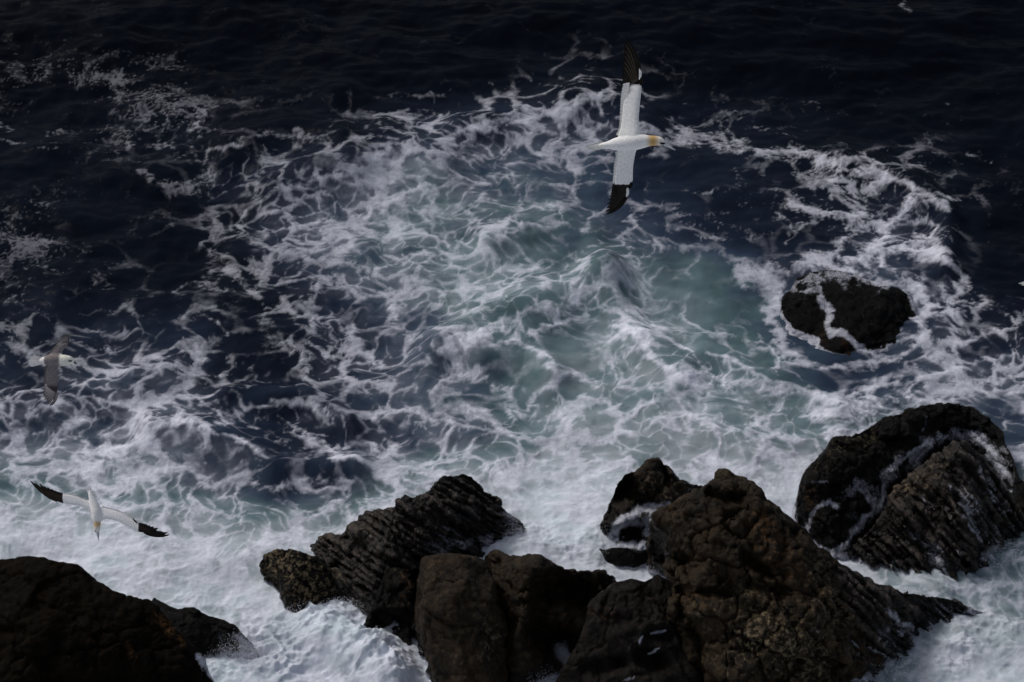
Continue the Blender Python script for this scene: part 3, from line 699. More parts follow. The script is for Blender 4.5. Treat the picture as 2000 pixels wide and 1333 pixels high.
RM_BLACK = rock_material('black_wet_rock', (0.0016, 0.0015, 0.0014), (0.0059, 0.0046, 0.0032), (0.0122, 0.0097, 0.0070), rough=.42, spec=.08, gl=1.0)
RM_DARKBROWN = rock_material('dark_brown_rock', (0.0018, 0.0013, 0.0009), (0.0054, 0.0035, 0.0019), (0.0082, 0.0056, 0.0032), rough=.6, spec=.03)
RM_BROWN = rock_material('brown_rock', (0.0060, 0.0043, 0.0027), (0.0252, 0.0159, 0.0080), (0.0379, 0.0251, 0.0128), rough=.5, grain=.9, spec=.12, gl=.9)
RM_RIDGED = rock_material('ridged_rock', (0.0031, 0.0026, 0.0024), (0.0162, 0.0122, 0.0101), (0.0359, 0.0275, 0.0231), rough=.34, spec=.26, gl=1.0)
RM_GREY = rock_material('grey_rock', (0.0048, 0.0039, 0.0033), (0.0132, 0.0103, 0.0081), (0.0192, 0.0148, 0.0116), rough=.48, spec=.10, gl=.9)
RM_AWASH = rock_material('awash_rock', (.0008, .0008, .0009), (.0022, .0020, .0018), (.006, .005, .004), rough=.45, spec=.04, gl=1.0)
GR = 'wave-washed rocks along the shore'
z4 = lambda p: zoomed(p, 490, 900, 3.079)
z5 = lambda p: zoomed(p, 1080, 880, 2.943)
z6 = lambda p: zoomed(p, 1540, 770, 2.367)
zA = lambda p: zoomed(p, 0, 1050, 3.571)
z8 = lambda p: zoomed(p, 1430, 400, 3.509)

# far wave-washed rock
build_rock('washed_rock', 'lone black rock out in the swirling water with white foam pouring over it', 
  z8([(335,715),(350,640),(400,585),(450,510),(560,460),(700,450),(830,485),(900,500),(1000,535),(1150,580),(1230,640),(1262,720),(1272,800)]),
  z8([(335,740),(370,850),(440,930),(560,1005),(700,1065),(850,1095),(920,1080),(1000,1050),(1100,1010),(1220,900),(1272,820)]),
  RM_AWASH, frac=.74, seed=3, lumps=.42, rough=.11, crag=.14, fringe=.03, wet_h=3, wet_base=.6, back=.75, res=.05, cat='rock', group=GR,
  wash=[(z8(p), w_, s_) for p, w_, s_ in [
    ([(420,570),(470,535),(540,510),(620,495),(720,480),(850,500),(950,530)],17,.66), ([(480,560),(560,560),(640,600)],20,.6), ([(600,540),(625,640)],10,.8), ([(620,640),(670,740),(640,840),(680,890)],13,.9),
    ([(680,880),(780,890),(860,960),(930,1040),(1050,1045),(1150,1005),(1240,920),(1290,780)],12,.95), ([(900,510),(1000,545),(1060,565)],10,.9), ([(450,600),(540,590),(600,560)],16,.7),
    ([(930,600),(1000,590)],9,.6), ([(1230,640),(1250,720),(1290,780)],10,.8), ([(700,500),(760,560)],20,.6)]],
  rust=[(z8([(600,880),(640,960)]),14,.8),(z8([(770,920),(800,1060)]),16,1.),(z8([(880,1030),(900,1070)]),12,.9)])

# left shore
build_rock('shore_rock', 'big smooth near-black brown rock filling the lower left corner',
  zA([(-420,260),(-200,200),(0,158),(90,143),(200,145),(300,150),(380,178),(460,185),(535,190),(590,240),(640,300),(720,350),(800,400),(880,435),(905,420),(930,440),(1000,460),(1060,490),(1120,550),(1200,620),(1280,700),(1350,780),(1400,830),(1440,920),(1490,1040),(1530,1180)]),
  zA([(-420,900),(-420,1300),(-100,1560),(500,1560),(1100,1500),(1350,1400),(1500,1290),(1540,1210)]),
  RM_DARKBROWN, cracks=.03, crack_scale=1.3, block=.10, block_scale=1.1, frac=.5, seed=11, lumps=.30, rough=.06, fringe=.22, wet_h=.5, group=GR, lump_scale=1.9, crag=.06,
  rust=[(zA([(1100,540),(1200,660),(1260,720)]),16,.9),(zA([(890,740),(930,830)]),12,.5)],
  wash=[(zA([(1380,840),(1430,900),(1480,1010)]),10,.8)])
build_rock('ledge_rock', 'small dark ledge behind the lower left rock with spray climbing its right end',
  zA([(960,470),(1010,430),(1060,440),(1075,420),(1150,460),(1240,500),(1290,487),(1350,484),(1400,510),(1450,540),(1550,570),(1650,620),(1700,680),(1760,740),(1800,800)]),
  zA([(960,640),(1100,820),(1280,900),(1380,880),(1500,860),(1620,850),(1720,830),(1805,810)]),
  RM_BLACK, frac=.5, seed=13, lumps=.16, rough=.09, fringe=.12, group=GR,
  wash=[(zA([(1560,700),(1640,780),(1580,840)]),22,.55),(zA([(1680,720),(1750,790),(1620,830)]),26,.75),(zA([(1420,840),(1540,800)]),12,.7),(zA([(1480,760),(1560,640)]),12,.35)])

# the folded ridge and its neighbours
build_rock('ridged_rock', 'long rock with slanting folded ribs and a peaked crest, white water at both ends',
  z4([(370,515),(400,470),(440,450),(540,440),(580,410),(640,345),(700,310),(790,290),(850,285),(890,230),(920,198),(960,215),(1050,195),(1080,170),(1120,120),(1160,85),(1210,95),(1280,70),(1330,85),(1390,140),(1410,180),(1490,230),(1510,290),(1560,320),(1610,360),(1680,430),(1725,475)]),
  z4([(368,530),(420,660),(480,800),(560,890),(640,960),(700,1010),(800,1010),(950,930),(1150,790),(1350,640),(1480,560),(1600,520),(1728,485)]),
  RM_RIDGED, frac=.52, seed=17, lumps=.22, rough=.07, group=GR, fringe=.14, wet_h=.45, res=.036, crag=.05,
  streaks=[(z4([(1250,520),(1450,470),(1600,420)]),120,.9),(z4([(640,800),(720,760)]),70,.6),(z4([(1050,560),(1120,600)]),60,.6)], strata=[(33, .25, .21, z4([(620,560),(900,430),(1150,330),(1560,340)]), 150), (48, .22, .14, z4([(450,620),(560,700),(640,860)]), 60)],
  wash=[(z4([(1200,520),(1350,500),(1480,480),(1620,430)]),24,.6),(z4([(1540,330),(1620,400),(1700,470)]),18,.7),(z4([(1090,530),(1120,590)]),10,.5),(z4([(680,700),(740,780)]),10,.45),(z4([(1450,460),(1400,540)]),14,.8)],
  pale=[(z4([(420,520),(600,470),(760,360)]),40,.6)])
build_rock('crusted_boulder', 'blunt rounded boulder crusted with pale barnacles at the left end of the ribbed rock',
  z4([(58,660),(62,610),(75,570),(130,540),(220,530),(300,545),(390,585),(440,620),(480,680),(520,760)]),
  z4([(58,680),(90,745),(150,830),(210,905),(250,918),(330,900),(400,890),(470,880),(530,850)]),
  RM_BLACK, frac=.42, seed=19, lumps=.15, rough=.13, group=GR, fringe=.10, wet_h=.15, pale=[(z4([(130,600),(300,640),(340,800)]),90,1.),(z4([(300,640),(480,780)]),50,.9)], bulge=.6)
build_rock('barnacled_ledge', 'low barnacled ledge between the blunt boulder and the ribbed rock above the white splash',
  z4([(228,880),(250,820),(300,740),(370,680),(450,640),(520,650),(590,720),(640,800),(690,900)]),
  z4([(230,905),(260,922),(330,905),(400,885),(500,875),(590,885),(640,930),(692,960)]),
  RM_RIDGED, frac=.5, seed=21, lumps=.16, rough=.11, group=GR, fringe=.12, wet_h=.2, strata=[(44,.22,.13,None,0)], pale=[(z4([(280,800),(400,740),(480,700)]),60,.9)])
build_rock('dark_crag', 'jagged black crag between the ribbed rock and the tall brown slab',
  z4([(672,1060),(690,990),(725,930),(765,800),(800,690),(870,645),(960,650),(1020,640),(1060,700),(1100,800),(1110,900)]),
  z4([(672,1085),(690,1148),(760,1120),(830,1125),(900,1140),(1000,1130),(1040,1190),(1090,1280),(1115,1100)]),
  RM_BLACK, hollow=[(z4([(780,960),(880,1000)]),30,.5),(z4([(1010,700),(1040,880)]),22,.6)], block=.20, frac=.55, seed=23, lumps=.22, rough=.09, group=GR, fringe=.10, wet_h=.7, crag=.12,
  rust=[(z4([(930,680),(930,880)]),16,.5)], pale=[(z4([(860,700),(880,660)]),20,.4),(z4([(930,1000),(980,1080)]),20,.35)])
build_rock('brown_slab', 'tall smooth brown slab in the middle of the near rocks, its foot in white water',
  z4([(984,985),(990,900),(1003,750),(1012,640),(1025,590),(1060,572),(1200,563),(1340,575),(1410,590),(1440,680),(1500,790),(1530,900)]),
  z4([(984,1000),(1040,1150),(1075,1250),(1085,1340),(1120,1480),(1300,1560),(1480,1540),(1560,1400),(1570,1150),(1535,930)]),
  RM_BROWN, block=.085, block_scale=1.0, cracks=.03, crack_scale=1.4, frac=.45, seed=29, lumps=.22, rough=.06, group=GR, fringe=.18, wet_h=.3, lump_scale=1.7, bulge=.6, crag=.05,
  pale=[(z4([(1420,960),(1460,1060),(1400,1180)]),34,.7),(z4([(1060,600),(1100,640)]),16,.4),(z4([(1250,1200),(1300,1320)]),40,.35)], rust=[(z4([(1060,590),(1340,600)]),16,.2),(z4([(1200,700),(1250,900)]),40,.12)])
build_rock('brown_slab', 'low brown slab right of the tall slab, arching over a dark hollow',
  [(944,1112),(948,1088),(965,1079),(1000,1085),(1050,1090),(1085,1105),(1110,1115),(1150,1117),(1180,1116),(1196,1124),(1210,1142)],
  [(946,1140),(960,1200),(978,1310),(1005,1352),(1045,1335),(1090,1318),(1130,1300),(1175,1265),(1200,1205),(1212,1160)],
  RM_BROWN, hollow=[(z5([(-40,850),(60,830),(170,880)]),58,1.0),(z5([(-60,1050),(40,1120)]),60,.9)], cracks=.04, crack_scale=1.2, frac=.45, seed=31, lumps=.28, rough=.09, group=GR, fringe=.2, wet_h=.55, bulge=.5, crag=.08)
build_rock('grey_slab', 'broad grey-brown slab at the bottom centre leaning against the tallest brown rock',
  z5([(-10,1400),(20,1330),(80,1230),(140,1110),(190,980),(215,870),(280,820),(350,760),(450,738),(530,755),(600,716),(660,748),(712,765),(760,860),(790,960)]),
  z5([(-10,1430),(60,1500),(300,1600),(600,1600),(850,1500),(860,1250),(800,1000)]),
  RM_GREY, hollow=[(z5([(560,1070),(660,1060)]),22,.35),(z5([(520,1180),(600,1220)]),30,.4),(z5([(200,1250),(400,1220)]),26,.3)], cracks=.035, crack_scale=1.2, block=.09, block_scale=.9, frac=.45, seed=37, lumps=.2, rough=.06, group=GR, fringe=.2, wet_h=.3, lump_scale=1.8, bulge=.55, crag=.07,
  wash=[(z5([(565,1052),(610,1044),(650,1034)]),4,1.),(z5([(500,1110),(506,1090),(514,1070)]),3.5,.9),(z5([(550,1168),(580,1160),(606,1146)]),4.5,.9),(z5([(400,1325),(470,1300)]),4,.7)], rust=[(z5([(230,930),(320,960)]),24,.4)])

# pointed rock, its step and the big brown rock
build_rock('pointed_rock', 'pointed brown and black rock with a white trickle of water down its left foot',
  z5([(284,480),(300,390),(345,290),(375,200),(420,140),(500,105),(530,90),(545,60),(575,46),(610,65),(620,100),(660,105),(700,150),(720,175),(780,195),(860,195),(910,225)]),
  z5([(286,510),(350,585),(450,630),(560,640),(700,560),(820,450),(915,330)]),
  RM_BROWN, hollow=[(z5([(440,220),(500,290),(560,310)]),34,.6),(z5([(350,330),(390,250)]),26,.4),(z5([(640,110),(660,170)]),14,.4),(z5([(430,500),(520,450)]),30,.4)], frac=.5, block=.16, seed=41, lumps=.24, rough=.09, group=GR, fringe=.10, wet_h=.9, crag=.14,
  pale=[(z5([(540,200),(640,220),(680,260)]),40,.9),(z5([(440,270),(460,350)]),24,.7)],
  wash=[(z5([(650,320),(570,325),(500,345),(440,385),(400,425)]),14,1.),(z5([(420,390),(360,460),(320,540),(300,560)]),15,1.),(z5([(590,350),(560,410),(535,480)]),11,.8),(z5([(440,405),(500,415),(560,400)]),14,.9),(z5([(290,580),(380,555),(470,545),(550,560)]),13,1.)])
build_rock('low_rock', 'low black knob standing in the white pool below the pointed rock',
  z5([(244,600),(252,575),(270,566),(300,575),(340,560),(430,560),(480,588),(560,560),(620,545),(660,560)]),
  z5([(246,612),(280,630),(300,668),(380,697),(470,697),(550,670),(640,640),(665,600)]),
  RM_BLACK, frac=.45, seed=43, lumps=.10, rough=.08, group=GR, fringe=.07, wet_h=1.)
build_rock('brown_rock', 'tallest brown rock at the centre right with an ochre patch on its right shoulder',
  z5([(705,980),(698,700),(684,520),(640,470),(585,420),(580,370),(640,330),(720,300),(760,260),(860,215),(890,190),(930,165),(975,168),(968,132),(1000,123),(1040,155),(1100,165),(1150,190),(1190,240),(1250,300),(1330,360),(1390,410),(1450,470),(1520,560),(1600,615),(1660,650),(1740,760),(1820,900),(1870,1050)]),
  z5([(705,1000),(720,1150),(760,1400),(1000,1650),(1400,1700),(1700,1560),(1850,1300),(1875,1080)]),
  RM_BROWN, hollow=[(z5([(600,500),(640,600)]),40,.5),(z5([(745,640),(790,690)]),26,.4),(z5([(735,800),(745,960)]),16,.5),(z5([(1150,790),(1330,830)]),26,.4),(z5([(900,250),(1000,290),(1080,270)]),16,.3),(z5([(860,820),(1000,830)]),18,.3),(z5([(1130,640),(1220,700)]),24,.35),(z5([(800,1000),(870,1150)]),20,.35)], frac=.47, seed=47, lumps=.32, rough=.10, group=GR, fringe=.2, wet_h=.3, lump_scale=1.5, bulge=.6, crag=.06, block=.20, block_scale=.75,
  pale=[(z5([(1180,1050),(1350,1100),(1450,1200)]),130,1.),(z5([(1560,720),(1600,950)]),80,.8),(z5([(950,860),(1300,850)]),60,.5),(z5([(800,950),(1000,1280)]),60,.5),(z5([(920,230),(1100,210)]),40,.35)],
  rust=[(z5([(1200,430),(1260,560),(1345,650)]),46,1.),(z5([(700,350),(760,330)]),24,.4),(z5([(760,820),(840,870)]),24,.5)],
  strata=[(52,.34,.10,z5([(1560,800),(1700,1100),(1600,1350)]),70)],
  wash=[(z5([(1500,1030),(1530,1110),(1580,1200)]),12,.45)])
build_rock('striped_ledge', 'low striped black ledge running from the brown rock down into the right-hand foam',
  [(1590,1085),(1630,1092),(1675,1120),(1712,1142),(1750,1152),(1787,1160),(1825,1165),(1862,1172),(1895,1188),(1915,1195),(1930,1199)],
  [(1540,1400),(1640,1385),(1700,1345),(1745,1308),(1775,1284),(1800,1252),(1822,1234),(1875,1221),(1905,1212),(1932,1202)],
  RM_RIDGED, frac=.5, seed=53, lumps=.18, rough=.06, group=GR, fringe=.05, wet_h=.6, res=.036,
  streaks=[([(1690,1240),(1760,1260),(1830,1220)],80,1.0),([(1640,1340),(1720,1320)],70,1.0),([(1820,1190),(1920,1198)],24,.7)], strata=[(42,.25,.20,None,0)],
  wash=[([(1735,1195),(1760,1220),(1780,1225)],10,.8),([(1755,1235),(1790,1250),(1830,1245)],9,.7),([(1740,1250),(1760,1270)],9,.6),([(1700,1180),(1730,1225)],7,.4),([(1640,1300),(1700,1330),(1740,1330)],16,.8),([(1680,1280),(1720,1310)],7,.7),([(1790,1268),(1830,1245),(1880,1232)],9,.9),([(1815,1228),(1870,1222),(1920,1210)],6,.8),([(1890,1195),(1930,1200),(1970,1191)],14,.9),([(1830,1180),(1880,1195)],6,.5),([(1690,1260),(1740,1290),(1770,1285)],7,.7),([(1600,1310),(1650,1340),(1700,1350)],10,.7)])

# the right-hand rock: a wet dome behind, a ribbed wedge before it
build_rock('wet_dome_rock', 'large wet black domed rock at the right with a foam stream across its back',
  z6([(34,610),(40,530),(55,430),(90,350),(130,300),(180,250),(210,200),(250,195),(330,175),(400,140),(470,100),(560,70),(640,52),(720,48),(800,50),(870,70),(900,100),(940,120),(990,170),(1000,225),(1040,300),(1065,400),(1090,470)]),
  z6([(34,630),(90,690),(150,730),(225,762),(290,742),(380,660),(470,560),(600,430),(700,340),(800,290),(900,340),(1000,480),(1060,560),(1094,510)]),
  RM_BLACK, block=.13, frac=.5, seed=59, lumps=.20, rough=.08, group=GR, fringe=.10, wet_h=.8, wet_base=.45,
  pale=[(z6([(200,260),(330,220),(370,200)]),34,.9),(z6([(90,350),(200,330)]),30,.4)], rust=[(z6([(100,450),(130,560)]),26,.6)],
  wash=[(z6(p), w_, s_) for p, w_, s_ in [
    ([(860,180),(760,180),(670,215),(600,260),(520,310),(460,350)],22,.66), ([(640,240),(560,300),(470,370),(420,440),(440,500)],34,.62), ([(430,500),(380,560),(320,620),(260,690),(225,730)],18,.7), ([(640,225),(560,275),(500,330)],6,1.), ([(500,330),(440,420),(430,500),(330,610),(240,720)],5,.95),
    ([(250,470),(320,430),(420,430)],34,.62), ([(220,520),(190,490),(140,520),(105,570),(85,640)],9,.8), ([(100,410),(170,405)],7,.7), ([(1000,260),(1010,340),(1030,400)],20,.6), ([(820,170),(900,210),(960,300),(1010,380)],20,.72), ([(860,185),(950,270),(1000,370)],7,.95), ([(300,560),(380,470),(470,440)],40,.5),
    ([(620,170),(640,110)],5,.6), ([(680,130),(690,160)],5,.5), ([(470,240),(465,290)],5,.45), ([(340,460),(400,520)],22,.7)]])
build_rock('ribbed_wedge_rock', 'wedge of slanting black and brown ribs in front of the wet domed rock',
  z6([(285,750),(310,690),(345,655),(400,600),(440,540),(465,480),(500,430),(560,370),(640,312),(700,262),(760,225),(820,215),(880,262),(940,340),(1000,430),(1060,520),(1100,600)]),
  z6([(288,772),(400,803),(500,833),(600,864),(700,893),(780,915),(840,900),(880,830),(930,775),(1000,730),(1060,690),(1105,630)]),
  RM_RIDGED, block=.09, frac=.5, seed=61, lumps=.14, rough=.06, group=GR, fringe=.07, wet_h=.35, res=.036, bulge=.85,
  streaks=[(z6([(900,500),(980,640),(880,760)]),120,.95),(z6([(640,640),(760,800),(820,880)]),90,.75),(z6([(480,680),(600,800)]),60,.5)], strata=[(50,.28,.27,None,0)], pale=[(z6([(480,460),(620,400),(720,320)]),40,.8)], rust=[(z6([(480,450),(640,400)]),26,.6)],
  wash=[(z6(p), w_, s_) for p, w_, s_ in [([(960,330),(1020,430),(1040,520)],26,.6),([(640,700),(760,860),(860,905)],5,.8),([(800,560),(940,740)],6,.7),([(700,480),(790,620)],5,.5),([(580,600),(680,740)],6,.4),([(880,420),(1040,620)],26,.3),([(900,760),(960,720),(1000,760)],14,.9),([(740,420),(860,600),(920,700)],4,.7),([(620,480),(700,590),(800,740)],4,.6),([(520,600),(600,700),(700,840)],4,.55),([(860,330),(960,500),(1040,610)],5,.7)]])
build_rock('edge_rock', 'small reddish dark rock cut by the right edge beside the ribbed wedge',
  z6([(1028,470),(1050,418),(1089,405),(1150,410),(1210,450)]), z6([(1034,520),(1060,580),(1085,605),(1150,610),(1212,520)]),
  RM_BLACK, frac=.5, seed=67, lumps=.08, rough=.06, group=GR, fringe=.06, rust=[(z6([(1060,500),(1090,540)]),16,.7)])

# ---------------------------------------------------------------- birds
PLUMAGE = tint_material('plumage', rough=.8, spec=.12)
BILL = plain('pale_blue_bill', (.58, .60, .62), rough=.4, var=.25)
BILL_DARK = plain('grey_tubed_bill', (.13, .12, .10), rough=.45, var=.4)
EYE = plain('dark_eye', (.01, .01, .012), rough=.15, spec=.5, var=.1)
EYE_PALE = plain('pale_eye_ring', (.25, .33, .40), rough=.3, var=.2)

def bez(a, b, c, n):
    t = np.linspace(0, 1, n)[:, None]
    return (1 - t) ** 2 * a + 2 * t * (1 - t) * b + t * t * c

class Bird:
    """a bird laid out in the plane facing the camera: photo pixels -> metres at its own distance; +z is its back"""
    def __init__(s, name, label, cat, org, dist, group=None):
        s.org = org; s.k = dist / FPX
        s.root = bpy.data.objects.new(name, None); C.objects.link(s.root)
        s.root.empty_display_size = .2
        M = Matrix.Identity(4)
        for i, v in enumerate((_r, _u, -_f)):
            for j in range(3): M[j][i] = v[j]
        o = CAMP + ray(org[0], org[1]) * dist
        M.translation = Vector(o)
        s.root.matrix_world = M
        tag(s.root, label, cat, group)
    def p(s, q, c=0.0):
        return np.array([(q[0] - s.org[0]) * s.k, (s.org[1] - q[1]) * s.k, c * s.k])
    def add(s, name, me, parent=None):
        o = bpy.data.objects.new(name, me); C.objects.link(o); o.parent = parent or s.root
        return o

    def body(s, spine, wings, tint, voxel=.0065, depth=.85):
        """spine: (x, y, half width, lift) in pixels; wings: lists of (lead, trail, thickness, lift) in pixels"""
        bm = bmesh.new(); NS = 20
        S = [np.array(q, float) for q in spine]; rings = []
        for i, q in enumerate(S):
            a = S[max(i - 1, 0)][:2]; b = S[min(i + 1, len(S) - 1)][:2]
            d = b - a; d /= np.linalg.norm(d); n = np.array([-d[1], d[0]])
            ring = []
            for j in range(NS):
                t = 2 * math.pi * j / NS
                v = s.p(q[:2] + n * q[2] * math.cos(t), q[3] + depth * q[2] * math.sin(t))
                ring.append(bm.verts.new(v))
            rings.append(ring)
        for A, B in zip(rings[:-1], rings[1:]):
            for j in range(NS): bm.faces.new((A[j], A[(j + 1) % NS], B[(j + 1) % NS], B[j]))
        bm.faces.new(rings[0][::-1]); bm.faces.new(rings[-1])
        for wing in wings:
            # fine spanwise interpolation
            W = np.array([list(l) + list(t) + [th, c] for l, t, th, c in wing], float)
            ti = np.linspace(0, len(W) - 1, len(W) * 4)
            W = np.stack([np.interp(ti, np.arange(len(W)), W[:, i]) for i in range(6)], 1)
            rr = []
            for r in W:
                L, Tt, th, c = r[:2], r[2:4], r[4], r[5]
                ring = []
                up = [(0, 0), (.04, .55), (.12, .9), (.28, 1.05), (.5, .9), (.75, .55), (1, .12)]
                dn = [(1, -.12), (.75, -.15), (.5, -.2), (.28, -.3), (.12, -.4), (.04, -.3)]
                for f, h in up + dn:
                    ring.append(bm.verts.new(s.p(L + (Tt - L) * f, c + th * h)))
                rr.append(ring)
            m = len(rr[0])
            for A, B in zip(rr[:-1], rr[1:]):
                for j in range(m): bm.faces.new((A[j], A[(j + 1) % m], B[(j + 1) % m], B[j]))
            bm.faces.new(rr[0][::-1]); bm.faces.new(rr[-1])
        bmesh.ops.recalc_face_normals(bm, faces=bm.faces[:])
        me0 = bpy.data.meshes.new('tmp'); bm.to_mesh(me0); bm.free()
        o = bpy.data.objects.new('tmp', me0); C.objects.link(o)
        r = o.modifiers.new('r', 'REMESH'); r.mode = 'VOXEL'; r.voxel_size = voxel
        sm = o.modifiers.new('s', 'SMOOTH'); sm.factor = .5; sm.iterations = 5
        dg = bpy.context.evaluated_depsgraph_get()
        me = bpy.data.meshes.new_from_object(o.evaluated_get(dg), depsgraph=dg)
        bpy.data.objects.remove(o); bpy.data.meshes.remove(me0)
        me.name = 'body'
        me.polygons.foreach_set('use_smooth', np.ones(len(me.polygons), bool))
        V = np.empty(len(me.vertices) * 3, np.float32); me.vertices.foreach_get('co', V); V = V.reshape(-1, 3)
        X = V[:, 0] / s.k + s.org[0]; Y = s.org[1] - V[:, 1] / s.k; Z = V[:, 2] / s.k
        cattr(me, 'tint', tint(X, Y, Z))
        me.materials.clear(); me.materials.append(PLUMAGE)
        return s.add('body', me)

    def feather(s, name, base, mid, tip, width, c0, c1, col, col_tip=None, shaft=None, parent=None, tipround=.6, n=9):
        """one vane with a raised shaft; base/mid/tip in pixels"""
        base, mid, tip = (np.array(q, float) for q in (base, mid, tip))
        P = bez(base, 2 * mid - .5 * (base + tip), tip, n)
        D = np.gradient(P, axis=0); D /= np.linalg.norm(D, axis=1)[:, None]
        N = np.stack([-D[:, 1], D[:, 0]], 1)
        t = np.linspace(0, 1, n)
        wv = width * np.minimum(1, .45 + 2.2 * t) * np.clip((1 - t) * (1 + tipround * 4), .06, 1) ** .6
        V = []; F = []; col_tip = col if col_tip is None else col_tip; shaft = col if shaft is None else shaft; cols = []
        for i in range(n):
            c = c0 + (c1 - c0) * t[i]
            for off, dz in ((-1, -.5), (-.2, .2), (-.08, .35), (.08, .35), (.2, .2), (1, -.3)):
                V.append(s.p(P[i] + N[i] * wv[i] * off, c + dz * width * .25))
                e = np.array(col) * (1 - t[i] ** 2) + np.array(col_tip) * t[i] ** 2
                cols.append(shaft if abs(off) < .1 else e * (1.0 if off < 0 else .82))
        V = np.array(V); nv = len(V)
        th = .3 * s.k * 1.5
        V2 = V - np.array([0, 0, th])
        F = []
        g = grid_faces(n, 6)
        F += [tuple(f) for f in g] + [tuple(f[::-1] + nv) for f in g]
        edge = [i * 6 for i in range(n)] + [(n - 1) * 6 + j for j in (1, 2, 3, 4, 5)] + [i * 6 + 5 for i in range(n - 2, -1, -1)] + [4, 3, 2, 1]
        for a, b in zip(edge, edge[1:] + edge[:1]): F.append((b, a, a + nv, b + nv))
        return np.concatenate([V, V2]), np.array(F), np.array(cols + cols)
    def feather_obj(s, name, *a, **kw):
        V, F, col = s.feather(name, *a, **kw)
        me = mesh_np(name, V, F, PLUMAGE); cattr(me, 'tint', col)
        return s.add(name, me)
    def feather_row(s, name, items):
        Vs, Fs, Cs = [], [], []; n = 0
        for it, kw in items:
            V, F, c = s.feather(name, *it, **kw); Vs.append(V); Fs.append(F + n); Cs.append(c); n += len(V)
        me = mesh_np(name, np.concatenate(Vs), np.concatenate(Fs), PLUMAGE); cattr(me, 'tint', np.concatenate(Cs))
        o = s.add(name, me); o['kind'] = 'stuff'
        return o
    def cone(s, name, base, tip, r0, r1, mat, c0=0, c1=0, hook=0.0, n=10, flat=.8, arch=0.0):
        base = np.array(base, float); tip = np.array(tip, float); m = 8
        d = tip - base; L = np.linalg.norm(d); d = d / L; nn = np.array([-d[1], d[0]])
        V = []; F = []
        for i in range(m + 1):
            t = i / m; q = base + d * L * t + nn * (hook * max(0, t - .6) ** 2 * 6 + arch * math.sin(math.pi * t)); r = r0 + (r1 - r0) * t ** 1.1
            for j in range(n):
                a = 2 * math.pi * j / n
                V.append(s.p(q + nn * r * math.cos(a), c0 + (c1 - c0) * t + flat * r * math.sin(a)))
        for i in range(m):
            for j in range(n):
                a, b = i * n + j, i * n + (j + 1) % n; F.append((a, b, b + n, a + n))
        V.append(s.p(tip + nn * hook * .96, c1)); me = bpy.data.meshes.new(name)
        me.from_pydata([tuple(v) for v in V], [], [tuple(f) for f in F] + [(m * n + j, m * n + (j + 1) % n, len(V) - 1) for j in range(n)])
        me.polygons.foreach_set('use_smooth', np.ones(len(me.polygons), bool)); me.materials.append(mat)
        return s.add(name, me)
    def ball(s, name, at, r, c, mat):
        bm = bmesh.new(); bmesh.ops.create_uvsphere(bm, u_segments=12, v_segments=8, radius=r * s.k)
        bmesh.ops.translate(bm, vec=Vector(s.p(at, c)), verts=bm.verts[:])
        me = bpy.data.meshes.new(name); bm.to_mesh(me); bm.free(); me.materials.append(mat)
        me.polygons.foreach_set('use_smooth', np.ones(len(me.polygons), bool))
        return s.add(name, me)

WHITE = np.array([.90, .89, .875]); OCHRE = np.array([.58, .36, .13]); INK = np.array([.008, .007, .0065]); INK2 = np.array([.020, .0155, .0125])

def side_of(X, Y, a, b):
    return (b[0] - a[0]) * (Y - a[1]) - (b[1] - a[1]) * (X - a[0])

def lerp_pts(pts, t):
    P = np.asarray(pts, float); d = np.concatenate([[0], np.cumsum(np.hypot(*np.diff(P, axis=0).T))]); d /= d[-1]
    return np.array([np.interp(t, d, P[:, 0]), np.interp(t, d, P[:, 1])])

